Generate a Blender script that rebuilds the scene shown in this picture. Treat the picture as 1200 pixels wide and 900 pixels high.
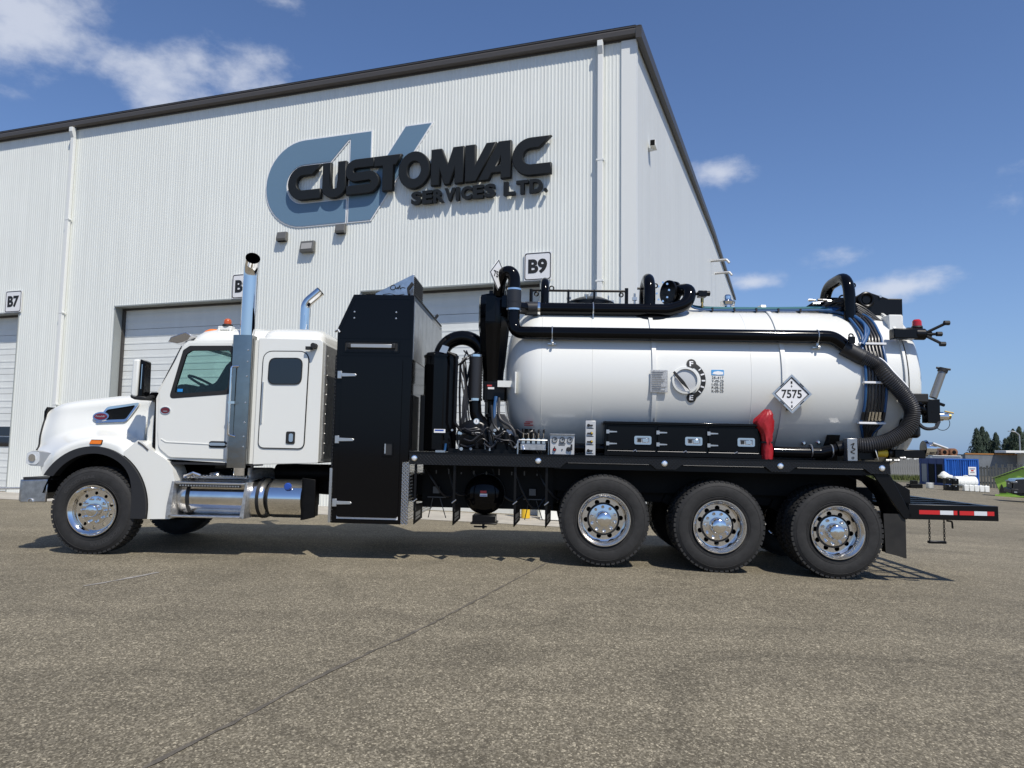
import bpy, bmesh, math, random
from mathutils import Vector, Matrix
random.seed(7)
S = bpy.context.scene
for o in list(bpy.data.objects): bpy.data.objects.remove(o)
COL = S.collection
rad = math.radians
pi = math.pi

# ------------------------------------------------------------ camera
cam_d = bpy.data.cameras.new('camera'); cam = bpy.data.objects.new('camera', cam_d); COL.objects.link(cam)
cam_d.sensor_width = 36; cam_d.lens = 26.01; cam_d.clip_start = 0.1; cam_d.clip_end = 6000
_p, _r = rad(5.0), rad(0.83)
F = Vector((0, math.cos(_p), math.sin(_p))); R0 = Vector((1, 0, 0)); U0 = R0.cross(F)
R_ = R0*math.cos(_r)+U0*math.sin(_r); U_ = U0*math.cos(_r)-R0*math.sin(_r)
m = Matrix((R_, U_, -F)).transposed().to_4x4(); m.translation = (0, 0, 1.34)
cam.matrix_world = m
S.camera = cam
# ------------------------------------------------------------ sun and sky
LD = Vector((-0.33, 0.58, -1.0)).normalized()          # direction the light travels
to_sun = -LD
sun_el = math.asin(to_sun.z); sun_az = math.atan2(to_sun.x, to_sun.y)
sd = bpy.data.lights.new('sun', 'SUN'); sd.energy = 4.5; sd.angle = rad(0.53); sd.color = (1.0, 0.95, 0.87)
sun = bpy.data.objects.new('sun', sd); COL.objects.link(sun)
sun.rotation_euler = LD.to_track_quat('-Z', 'Y').to_euler(); sun.location = (5, -10, 20)
W = bpy.data.worlds.new('World'); S.world = W; W.use_nodes = True
nt = W.node_tree; nt.nodes.clear(); N = nt.nodes.new; LK = nt.links.new
def mth(op, a, b=None, c=None, nt=nt):
    n = nt.nodes.new('ShaderNodeMath'); n.operation = op
    for i, v in enumerate((a, b, c)):
        if v is None: continue
        if isinstance(v, (int, float)): n.inputs[i].default_value = v
        else: nt.links.new(v, n.inputs[i])
    return n.outputs[0]
sky = N('ShaderNodeTexSky'); sky.sky_type = 'NISHITA'; sky.sun_disc = False
sky.sun_elevation = sun_el; sky.sun_rotation = sun_az; sky.air_density = 1.0; sky.dust_density = 0.35; sky.ozone_density = 1.6; sky.altitude = 700
tc = N('ShaderNodeTexCoord'); sx = N('ShaderNodeSeparateXYZ'); LK(tc.outputs['Generated'], sx.inputs[0])
az = mth('ARCTAN2', sx.outputs[0], sx.outputs[1]); el = mth('ARCSINE', sx.outputs[2])
def blob(a0, e0, wa, we, amp):
    da = mth('DIVIDE', mth('SUBTRACT', az, a0), wa); de = mth('DIVIDE', mth('SUBTRACT', el, e0), we)
    d = mth('SQRT', mth('ADD', mth('MULTIPLY', da, da), mth('MULTIPLY', de, de)))
    return mth('MULTIPLY', mth('SUBTRACT', 1.0, mth('MINIMUM', d, 1.0)), amp)
def px_dir(px, py):
    r = F+R_*((px-600)/867)+U_*((450-py)/867); r.normalize()
    return math.atan2(r.x, r.y), math.asin(r.z)
tot = None
for px, py, wa, we, amp in ((10, 10, .17, .10, 1.25), (190, 95, .12, .055, 1.25), (275, 85, .13, .05, 1.15), (843, 202, .06, .03, 1.15), (335, 2, .06, .02, .7),
                            (882, 331, .055, .02, 1.1), (1055, 336, .10, .027, 1.35), (985, 300, .06, .03, .5),
                            (-350, 200, .4, .12, 1.0), (1600, 120, .35, .1, 1.0), (2100, 300, .5, .08, 1.0)):
    a0, e0 = px_dir(px, py); b_ = blob(a0, e0, wa, we, amp)
    tot = b_ if tot is None else mth('MAXIMUM', tot, b_)
mp = N('ShaderNodeMapping'); LK(tc.outputs['Generated'], mp.inputs[0]); mp.inputs['Scale'].default_value = (1, 1, 1.7)
nz = N('ShaderNodeTexNoise'); LK(mp.outputs[0], nz.inputs[0]); nz.inputs['Scale'].default_value = 13.0; nz.inputs['Detail'].default_value = 11; nz.inputs['Roughness'].default_value = 0.6; nz.inputs['Distortion'].default_value = 0.0
cl = mth('ADD', tot, mth('MULTIPLY', mth('SUBTRACT', nz.outputs[0], 0.5), 2.2))
mr = N('ShaderNodeMapRange'); mr.interpolation_type = 'SMOOTHSTEP'; LK(cl, mr.inputs[0]); mr.inputs[1].default_value = 0.20; mr.inputs[2].default_value = 1.25; mr.inputs[3].default_value = 0; mr.inputs[4].default_value = 0.74
has = mth('MULTIPLY', mth('MINIMUM', mth('MULTIPLY', tot, 5.0), 1.0), mr.outputs[0])
hsv = N('ShaderNodeMixRGB'); hsv.blend_type = 'MULTIPLY'; hsv.inputs[0].default_value = 1; LK(sky.outputs[0], hsv.inputs[1]); hsv.inputs[2].default_value = (.74, .84, 1.03, 1)
hz = mth('POWER', mth('SUBTRACT', 1.0, mth('MINIMUM', mth('MAXIMUM', sx.outputs[2], 0.0), 1.0)), 7.0)
hm_ = N('ShaderNodeMixRGB'); LK(mth('MULTIPLY', hz, 0.92), hm_.inputs[0]); LK(hsv.outputs[0], hm_.inputs[1]); hm_.inputs[2].default_value = (1.60, 2.62, 4.35, 1)   # thin blue-grey air towards the horizon
mxc = N('ShaderNodeMixRGB'); LK(has, mxc.inputs[0]); LK(hm_.outputs[0], mxc.inputs[1]); mxc.inputs[2].default_value = (5.7, 6.0, 6.7, 1)
bg = N('ShaderNodeBackground'); LK(mxc.outputs[0], bg.inputs[0]); bg.inputs[1].default_value = 0.122
wo = N('ShaderNodeOutputWorld'); LK(bg.outputs[0], wo.inputs[0])
S.view_settings.view_transform = 'Standard'; S.view_settings.look = 'None'; S.view_settings.gamma = 1; S.view_settings.exposure = 0.07

# ------------------------------------------------------------ materials
MATS = {}
def mat(name, col, rough=0.5, metal=0.0, coat=0.0, emis=None, bump=None, var=None, spec=None):
    if name in MATS: return MATS[name]
    M = bpy.data.materials.new(name); M.use_nodes = True; t = M.node_tree; b = t.nodes['Principled BSDF']
    b.inputs['Base Color'].default_value = (*col, 1); b.inputs['Roughness'].default_value = rough; b.inputs['Metallic'].default_value = metal
    if coat: b.inputs['Coat Weight'].default_value = coat; b.inputs['Coat Roughness'].default_value = 0.03
    if spec is not None: b.inputs['Specular IOR Level'].default_value = spec
    if emis: b.inputs['Emission Color'].default_value = (*emis, 1); b.inputs['Emission Strength'].default_value = 1
    co = t.nodes.new('ShaderNodeTexCoord')
    if var:                                    # (scale, amount): blotchy variation of the base colour
        n = t.nodes.new('ShaderNodeTexNoise'); t.links.new(co.outputs['Object'], n.inputs[0]); n.inputs['Scale'].default_value = var[0]; n.inputs['Detail'].default_value = 8; n.inputs['Roughness'].default_value = .65
        cr = t.nodes.new('ShaderNodeValToRGB'); t.links.new(n.outputs[0], cr.inputs[0])
        a = var[1]; cr.color_ramp.elements[0].position = .3; cr.color_ramp.elements[1].position = .72
        cr.color_ramp.elements[0].color = (*[c*(1-a) for c in col], 1); cr.color_ramp.elements[1].color = (*[min(1, c*(1+a)) for c in col], 1)
        t.links.new(cr.outputs[0], b.inputs['Base Color'])
    if bump:                                   # (scale, strength)
        n = t.nodes.new('ShaderNodeTexNoise'); t.links.new(co.outputs['Object'], n.inputs[0]); n.inputs['Scale'].default_value = bump[0]; n.inputs['Detail'].default_value = 5
        bp = t.nodes.new('ShaderNodeBump'); bp.inputs['Strength'].default_value = bump[1]; bp.inputs['Distance'].default_value = 0.01
        t.links.new(n.outputs[0], bp.inputs['Height']); t.links.new(bp.outputs[0], b.inputs['Normal'])
    MATS[name] = M; return M
WHITE = mat('white_truck_paint', (.75, .75, .70), .28, 0, .8)
TANKW = mat('white_tank_paint', (.735, .735, .69), .32, 0, .7, bump=(3, .02))
BLACK = mat('gloss_black_paint', (.003, .003, .0036), .09, 0, 0, spec=.2, bump=(1.6, .06))
SATIN = mat('satin_black_paint', (.0045, .0045, .005), .3, spec=.25)
FRAME = mat('chassis_black', (.004, .004, .004), .5, var=(6, .5), spec=.18)
PLASTIC = mat('black_plastic', (.016, .016, .017), .5, bump=(120, .1))
RUBBER = mat('tyre_rubber', (.018, .0175, .017), .75, var=(9, .4), bump=(40, .25))
FLAP = mat('mudflap_rubber', (.016, .014, .011), .55, var=(5, .5))
CHROME = mat('chrome', (.84, .825, .80), .07, 1)
POL = mat('polished_aluminium', (.78, .765, .745), .17, 1, var=(4, .12))
STEEL = mat('brushed_stainless', (.55, .55, .55), .3, 1, var=(14, .25))
DULL = mat('dull_aluminium', (.50, .50, .49), .45, .8, var=(20, .3))
ZINC = mat('zinc_hardware', (.62, .62, .60), .35, .9)
RED = mat('red_lens', (.45, .01, .012), .2, 0, .5)
AMBER = mat('amber_lens', (.85, .20, .01), .2, 0, .5)
ORANGE = mat('orange_dome', (.50, .085, .015), .25, 0, .5)
REDV = mat('red_vinyl', (.33, .008, .012), .45, bump=(9, 1.0))
MAROON = mat('maroon_enamel', (.12, .01, .015), .3, 0, .5)
BLUEH = mat('blue_hose', (.015, .075, .20), .45)
HOSE = mat('black_hose', (.02, .02, .022), .38)
LHOSE = mat('grey_hose', (.034, .034, .036), .33)
TEAL = mat('teal_hose', (.01, .12, .14), .45)
YELLOW = mat('yellow_paint', (.75, .48, .03), .5)
BLUECAP = mat('blue_cap', (.02, .07, .35), .35)
PRINT = mat('black_print', (.012, .012, .012), .6)
WPRINT = mat('white_print', (.78, .78, .78), .6)
REFLW = mat('white_reflector', (.66, .68, .70), .35)
REFLR = mat('red_reflector', (.55, .02, .02), .35)
LENS = mat('clear_lens', (.75, .78, .8), .12, .3, .6)
PLATE = mat('engraved_plate', (.5, .5, .49), .42, .35, var=(60, .35))
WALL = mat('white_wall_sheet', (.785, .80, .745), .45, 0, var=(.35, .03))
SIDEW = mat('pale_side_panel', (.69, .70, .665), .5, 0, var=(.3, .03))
TRIM = mat('white_trim', (.77, .775, .735), .45)
BRONZE = mat('dark_bronze_trim', (.055, .050, .045), .45)
DOORM = mat('overhead_door_panel', (.77, .785, .75), .5, var=(1.5, .05))
SIGNB = mat('charcoal_letter', (.012, .0135, .0135), .5, spec=.3)
LOGOB = mat('steel_blue_panel', (.135, .225, .315), .5)
DARK = mat('dark_interior', (.004, .0045, .005), .6, spec=.12)
SEATM = mat('grey_trim', (.03, .032, .035), .8)
CONC = mat('concrete', (.36, .335, .29), .85, var=(2.5, .22), bump=(60, .3))

def weather(M, amt, sc):                      # rain streaks and small differences from sheet to sheet
    t = M.node_tree; b = t.nodes['Principled BSDF']; src = b.inputs['Base Color'].links[0].from_socket
    co = t.nodes.new('ShaderNodeTexCoord'); mp = t.nodes.new('ShaderNodeMapping'); t.links.new(co.outputs['Object'], mp.inputs[0]); mp.inputs['Scale'].default_value = sc
    n = t.nodes.new('ShaderNodeTexNoise'); t.links.new(mp.outputs[0], n.inputs[0]); n.inputs['Scale'].default_value = 1; n.inputs['Detail'].default_value = 6; n.inputs['Roughness'].default_value = .6
    oi = t.nodes.new('ShaderNodeObjectInfo')
    a = t.nodes.new('ShaderNodeMapRange'); t.links.new(n.outputs[0], a.inputs[0]); a.inputs[1].default_value = .25; a.inputs[2].default_value = .6; a.inputs[3].default_value = 1-amt; a.inputs[4].default_value = 1
    c = t.nodes.new('ShaderNodeMapRange'); t.links.new(oi.outputs['Random'], c.inputs[0]); c.inputs[3].default_value = .982; c.inputs[4].default_value = 1.0
    m1 = t.nodes.new('ShaderNodeMath'); m1.operation = 'MULTIPLY'; t.links.new(a.outputs[0], m1.inputs[0]); t.links.new(c.outputs[0], m1.inputs[1])
    mx = t.nodes.new('ShaderNodeMixRGB'); mx.blend_type = 'MULTIPLY'; mx.inputs[0].default_value = 1; t.links.new(src, mx.inputs[1]); t.links.new(m1.outputs[0], mx.inputs[2]); t.links.new(mx.outputs[0], b.inputs['Base Color'])
weather(WALL, .07, (5, 5, .22)); weather(SIDEW, .06, (5, 3, .2)); weather(DOORM, .06, (3, 3, .5))

def glass(name, tint, ior=1.45, fmix=None):
    M = bpy.data.materials.new(name); M.use_nodes = True; t = M.node_tree; t.nodes.clear()
    tr = t.nodes.new('ShaderNodeBsdfTransparent'); tr.inputs[0].default_value = (*tint, 1)
    g = t.nodes.new('ShaderNodeBsdfGlossy'); g.inputs['Roughness'].default_value = .02
    fr = t.nodes.new('ShaderNodeFresnel'); fr.inputs[0].default_value = ior
    mx = t.nodes.new('ShaderNodeMixShader'); t.links.new(fr.outputs[0], mx.inputs[0]); t.links.new(tr.outputs[0], mx.inputs[1]); t.links.new(g.outputs[0], mx.inputs[2])
    o = t.nodes.new('ShaderNodeOutputMaterial'); t.links.new(mx.outputs[0], o.inputs[0]); MATS[name] = M; return M
GLASS = glass('green_tinted_glass', (.74, .87, .84))
DGLASS = mat('black_glass', (.004, .004, .005), .04, 0, 1)

def diamond_mat(name, col, metal, rough):
    M = bpy.data.materials.new(name); M.use_nodes = True; t = M.node_tree; b = t.nodes['Principled BSDF']
    b.inputs['Base Color'].default_value = (*col, 1); b.inputs['Metallic'].default_value = metal; b.inputs['Roughness'].default_value = rough
    co = t.nodes.new('ShaderNodeTexCoord'); mp = t.nodes.new('ShaderNodeMapping'); t.links.new(co.outputs['Object'], mp.inputs[0]); mp.inputs['Rotation'].default_value = (0, rad(45), 0); mp.inputs['Scale'].default_value = (34, 34, 34)
    ck = t.nodes.new('ShaderNodeTexVoronoi'); ck.distance = 'CHEBYCHEV'; ck.inputs['Randomness'].default_value = 0; t.links.new(mp.outputs[0], ck.inputs[0]); ck.inputs['Scale'].default_value = 1
    r = t.nodes.new('ShaderNodeMapRange'); t.links.new(ck.outputs['Distance'], r.inputs[0]); r.inputs[1].default_value = .15; r.inputs[2].default_value = .4; r.inputs[3].default_value = 1; r.inputs[4].default_value = 0
    bp = t.nodes.new('ShaderNodeBump'); bp.inputs['Strength'].default_value = 1; bp.inputs['Distance'].default_value = .012; t.links.new(r.outputs[0], bp.inputs['Height']); t.links.new(bp.outputs[0], b.inputs['Normal'])
    MATS[name] = M; return M
DIA = diamond_mat('diamond_plate_aluminium', (.7, .7, .7), 1, .22)
DIAB = diamond_mat('diamond_plate_black', (.006, .006, .0065), .0, .3)

# ------------------------------------------------------------ mesh helpers
class MB:
    """collects vertices and faces of ONE part"""
    def __init__(s): s.v = []; s.f = []
    def add(s, vs, fs):
        b = len(s.v); s.v += [tuple(v) for v in vs]; s.f += [tuple(i+b for i in f) for f in fs]; return s
    def box(s, x0, x1, y0, y1, z0, z1):
        return s.add([(x0,y0,z0),(x1,y0,z0),(x1,y1,z0),(x0,y1,z0),(x0,y0,z1),(x1,y0,z1),(x1,y1,z1),(x0,y1,z1)],
                     [(0,3,2,1),(4,5,6,7),(0,1,5,4),(1,2,6,5),(2,3,7,6),(3,0,4,7)])
    def prism(s, pts, y0, y1, pts1=None):      # outline in XZ, extruded along y
        n = len(pts); pts1 = pts1 or pts
        vs = [(x, y0, z) for x, z in pts]+[(x, y1, z) for x, z in pts1]
        return s.add(vs, [tuple(range(n)), tuple(range(2*n-1, n-1, -1))]+[(i, i+n, (i+1) % n+n, (i+1) % n) for i in range(n)])
    def prismx(s, pts, x0, x1):                # outline in YZ, extruded along x
        n = len(pts); vs = [(x0, y, z) for y, z in pts]+[(x1, y, z) for y, z in pts]
        return s.add(vs, [tuple(range(n)), tuple(range(2*n-1, n-1, -1))]+[(i, i+n, (i+1) % n+n, (i+1) % n) for i in range(n)])
    def tube(s, path, r, seg=12, cap=True):
        P = [Vector(p) for p in path]; n = len(P)
        rr = r if callable(r) else (lambda i: r)
        t0 = (P[1]-P[0]).normalized(); a = Vector((0, 0, 1)) if abs(t0.z) < .9 else Vector((1, 0, 0)); nrm = t0.cross(a).normalized()
        vs = []
        for i in range(n):
            if i == 0: t = P[1]-P[0]
            elif i == n-1: t = P[-1]-P[-2]
            else: t = (P[i+1]-P[i]).normalized()+(P[i]-P[i-1]).normalized()
            t.normalize(); nrm = (nrm-t*nrm.dot(t)).normalized(); bn = t.cross(nrm)
            for k in range(seg):
                q = 2*pi*k/seg; vs.append(P[i]+(nrm*math.cos(q)+bn*math.sin(q))*rr(i))
        fs = [(i*seg+k, i*seg+(k+1) % seg, (i+1)*seg+(k+1) % seg, (i+1)*seg+k) for i in range(n-1) for k in range(seg)]
        if cap: fs += [tuple(range(seg-1, -1, -1)), tuple(range((n-1)*seg, n*seg))]
        return s.add(vs, fs)
    def lathe(s, prof, c=(0, 0, 0), axis='y', seg=32, a0=0, a1=2*pi, cap=True):  # prof: (along, radius)
        full = abs(a1-a0-2*pi) < 1e-6; ns = seg if full else seg+1; vs = []
        for h, r in prof:
            for k in range(ns):
                q = a0+(a1-a0)*k/seg; u, w = r*math.cos(q), r*math.sin(q)
                if axis == 'y': vs.append((c[0]+u, c[1]+h, c[2]+w))
                elif axis == 'x': vs.append((c[0]+h, c[1]+u, c[2]+w))
                else: vs.append((c[0]+u, c[1]+w, c[2]+h))
        fs = []
        for i in range(len(prof)-1):
            for k in range(seg):
                k2 = (k+1) % ns; a, b_, c_, d = i*ns+k, i*ns+k2, (i+1)*ns+k2, (i+1)*ns+k
                fs.append((a, b_, c_, d))
        if full and cap:
            if prof[0][1] > 1e-4: fs.append(tuple(range(ns-1, -1, -1)))
            if prof[-1][1] > 1e-4: fs.append(tuple(range((len(prof)-1)*ns, len(prof)*ns)))
        return s.add(vs, fs)
    def torus(s, c, R, r, axis='y', seg=28, sub=8, a0=0, a1=2*pi):
        full = abs(a1-a0-2*pi) < 1e-6; path = []
        for k in range(seg+(1 if True else 0)):
            q = a0+(a1-a0)*k/seg; u, w = R*math.cos(q), R*math.sin(q)
            path.append((c[0]+u, c[1], c[2]+w) if axis == 'y' else ((c[0], c[1]+u, c[2]+w) if axis == 'x' else (c[0]+u, c[1]+w, c[2])))
        return s.tube(path, r, sub, cap=not full)
    def grid(s, rows):
        n = len(rows[0]); vs = [p for r in rows for p in r]
        return s.add(vs, [(i*n+j, i*n+j+1, (i+1)*n+j+1, (i+1)*n+j) for i in range(len(rows)-1) for j in range(n-1)])
    def xf(s, fn): s.v = [tuple(fn(*v)) for v in s.v]; return s
    def mesh(s, name):
        me = bpy.data.meshes.new(name); me.from_pydata(s.v, [], s.f); me.update()
        bm = bmesh.new(); bm.from_mesh(me); bmesh.ops.recalc_face_normals(bm, faces=bm.faces); bm.to_mesh(me); bm.free()
        return me
def finish(me, mtl, smooth):
    me.materials.clear(); me.materials.append(mtl)
    if smooth:
        me.shade_smooth()
        try: me.set_sharp_from_angle(angle=rad(smooth if smooth > 1 else 35))
        except Exception: pass
def part(name, mb, mtl, parent=None, smooth=35, bevel=0, seg=2, loc=(0, 0, 0), rot=None, kind=None, label=None):
    me = mb.mesh(name) if isinstance(mb, MB) else mb
    finish(me, mtl, smooth)
    o = bpy.data.objects.new(name, me); COL.objects.link(o); o.location = loc
    if rot: o.rotation_euler = rot
    if parent: o.parent = parent
    if bevel:
        b = o.modifiers.new('bevel', 'BEVEL'); b.width = bevel; b.segments = seg; b.limit_method = 'ANGLE'; b.angle_limit = rad(32); b.harden_normals = False
    if kind: o['kind'] = kind
    if label: o['label'] = label
    return o
def share(o, parent, loc, rot=None, scale=None):
    c = o.copy(); COL.objects.link(c); c.parent = parent; c.location = loc
    if rot: c.rotation_euler = rot
    if scale: c.scale = scale
    return c
def thing(name, label, cat, loc=(0, 0, 0), rot=(0, 0, 0), group=None):
    o = bpy.data.objects.new(name, None); COL.objects.link(o); o.empty_display_size = .2
    o.location = loc; o.rotation_euler = rot; o['label'] = label; o['category'] = cat
    if group: o['group'] = group
    return o
def tag(o, label, cat, group=None):
    o['label'] = label; o['category'] = cat
    if group: o['group'] = group
    return o
def struct(o): o['kind'] = 'structure'; return o
def fillet(pts, r, n=6):
    P = [Vector(p) for p in pts]; out = [P[0]]
    for i in range(1, len(P)-1):
        a, b, c = P[i-1], P[i], P[i+1]; u = (a-b); w = (c-b); lu, lw = u.length, w.length; u.normalize(); w.normalize()
        ang = u.angle(w)
        if ang > pi-.02: out.append(b); continue
        t = min(r/math.tan(ang/2), lu*.49, lw*.49); p0 = b+u*t; p1 = b+w*t
        for k in range(n+1):
            q = k/n; out.append(p0.lerp(b, q).lerp(b.lerp(p1, q), q))
    out.append(P[-1]); return out
def smoothpath(pts, n=8):                       # Catmull-Rom
    P = [Vector(p) for p in pts]; P = [P[0]*2-P[1]]+P+[P[-1]*2-P[-2]]; out = []
    for i in range(1, len(P)-2):
        a, b, c, d = P[i-1:i+3]
        for k in range(n):
            t = k/n; out.append(.5*((2*b)+(c-a)*t+(2*a-5*b+4*c-d)*t*t+(3*b-a-3*c+d)*t**3))
    out.append(P[-2]); return out
def resample(path, step):
    P = [Vector(p) for p in path]; L = [0]
    for a, b in zip(P, P[1:]): L.append(L[-1]+(b-a).length)
    n = max(2, int(L[-1]/step)); out = []; j = 0
    for i in range(n+1):
        d = L[-1]*i/n
        while j < len(P)-2 and L[j+1] < d: j += 1
        t = (d-L[j])/max(1e-9, L[j+1]-L[j]); out.append(P[j].lerp(P[j+1], t))
    return out
def shape_mesh(splines, y0, y1, name='shape', bevel=0):   # filled outlines with holes, XZ plane, thickness y0..y1
    cu = bpy.data.curves.new('t', 'CURVE'); cu.dimensions = '2D'; cu.fill_mode = 'BOTH'; cu.extrude = (y1-y0)/2
    if bevel: cu.bevel_depth = bevel; cu.bevel_resolution = 0; cu.offset = -bevel; cu.extrude = max(0, cu.extrude-bevel)
    for sp in splines:
        s = cu.splines.new('POLY'); s.points.add(len(sp)-1)
        for i, (x, z) in enumerate(sp): s.points[i].co = (x, z, 0, 1)
        s.use_cyclic_u = True
    o = bpy.data.objects.new('t', cu); COL.objects.link(o)
    dg = bpy.context.evaluated_depsgraph_get(); me = bpy.data.meshes.new_from_object(o.evaluated_get(dg)); me.name = name
    bpy.data.objects.remove(o); bpy.data.curves.remove(cu)
    ym = (y0+y1)/2
    for v in me.vertices: x, y, z = v.co; v.co = (x, ym-z, y)
    me.update(); return me
def text_mesh(txt, x, z, w, h, y0, depth, bold=0.0, fn=None, name='lettering'):   # box x..x+w, z..z+h on a face looking towards -y
    cu = bpy.data.curves.new('t', 'FONT'); cu.body = txt; cu.size = 1; cu.extrude = .01; cu.offset = bold; cu.resolution_u = 4
    o = bpy.data.objects.new('t', cu); COL.objects.link(o)
    dg = bpy.context.evaluated_depsgraph_get(); me = bpy.data.meshes.new_from_object(o.evaluated_get(dg)); me.name = name
    bpy.data.objects.remove(o); bpy.data.curves.remove(cu)
    X = [v.co.x for v in me.vertices]; Y = [v.co.y for v in me.vertices]; a, b, c, d = min(X), max(X), min(Y), max(Y)
    for v in me.vertices:
        px = x+(v.co.x-a)/(b-a)*w; pz = z+(v.co.y-c)/(d-c)*h; py = y0-(depth if v.co.z > 0 else 0)
        v.co = fn(px, py, pz) if fn else (px, py, pz)
    me.update(); return me
def text_lines(lines, x, z, w, h, y0, depth, name, mtl, parent, bold=0, fn=None, gap=.3):
    n = len(lines); lh = h/(n+(n-1)*gap)
    mb = MB()
    for i, t in enumerate(lines):
        me = text_mesh(t, x, z+h-lh*(i+1)-lh*gap*i, w if len(t) > 2 else w*.4, lh, y0, depth, bold, fn)
        mb.add([tuple(v.co) for v in me.vertices], [tuple(p.vertices) for p in me.polygons]); bpy.data.meshes.remove(me)
    return part(name, mb, mtl, parent, smooth=0)
def arc(cx, cz, r, a0, a1, n=10, rz=None):
    rz = rz or r
    return [(cx+r*math.cos(rad(a0+(a1-a0)*k/n)), cz+rz*math.sin(rad(a0+(a1-a0)*k/n))) for k in range(n+1)]
def rrect(x0, x1, z0, z1, r, n=5):
    return arc(x1-r, z1-r, r, 0, 90, n)+arc(x0+r, z1-r, r, 90, 180, n)+arc(x0+r, z0+r, r, 180, 270, n)+arc(x1-r, z0+r, r, 270, 360, n)
def rpoly(pts, r, n=5):                         # rounded polygon in XZ (r a number or one per corner)
    out = []; m_ = len(pts)
    for i in range(m_):
        a, b, c = [Vector((*pts[(i+k) % m_], 0)) for k in (-1, 0, 1)]; ri = r[i] if isinstance(r, (list, tuple)) else r
        if ri <= 0: out.append(tuple(b[:2])); continue
        f = fillet([a, b, c], ri, n)[1:-1]; out += [(p.x, p.y) for p in f]
    return out
def stroke(path, w):                            # outline of a stroke with butt ends, XZ
    P = [Vector((*p, 0)) for p in path]; L = []; Rr = []
    for i, p in enumerate(P):
        t = (P[min(i+1, len(P)-1)]-P[max(i-1, 0)]).normalized(); nn = Vector((-t.y, t.x, 0))
        L.append(tuple((p+nn*w/2)[:2])); Rr.append(tuple((p-nn*w/2)[:2]))
    return L+Rr[::-1]
def sstep(a, b, x): t = max(0, min(1, (x-a)/(b-a))); return t*t*(3-2*t)
def bolt_mb(r=.012, h=.01): return MB().lathe([(0, r*1.5), (-h*.3, r*1.5), (-h*.3, r), (-h, r*.9), (-h, 0)], axis='y', seg=8)

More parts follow.
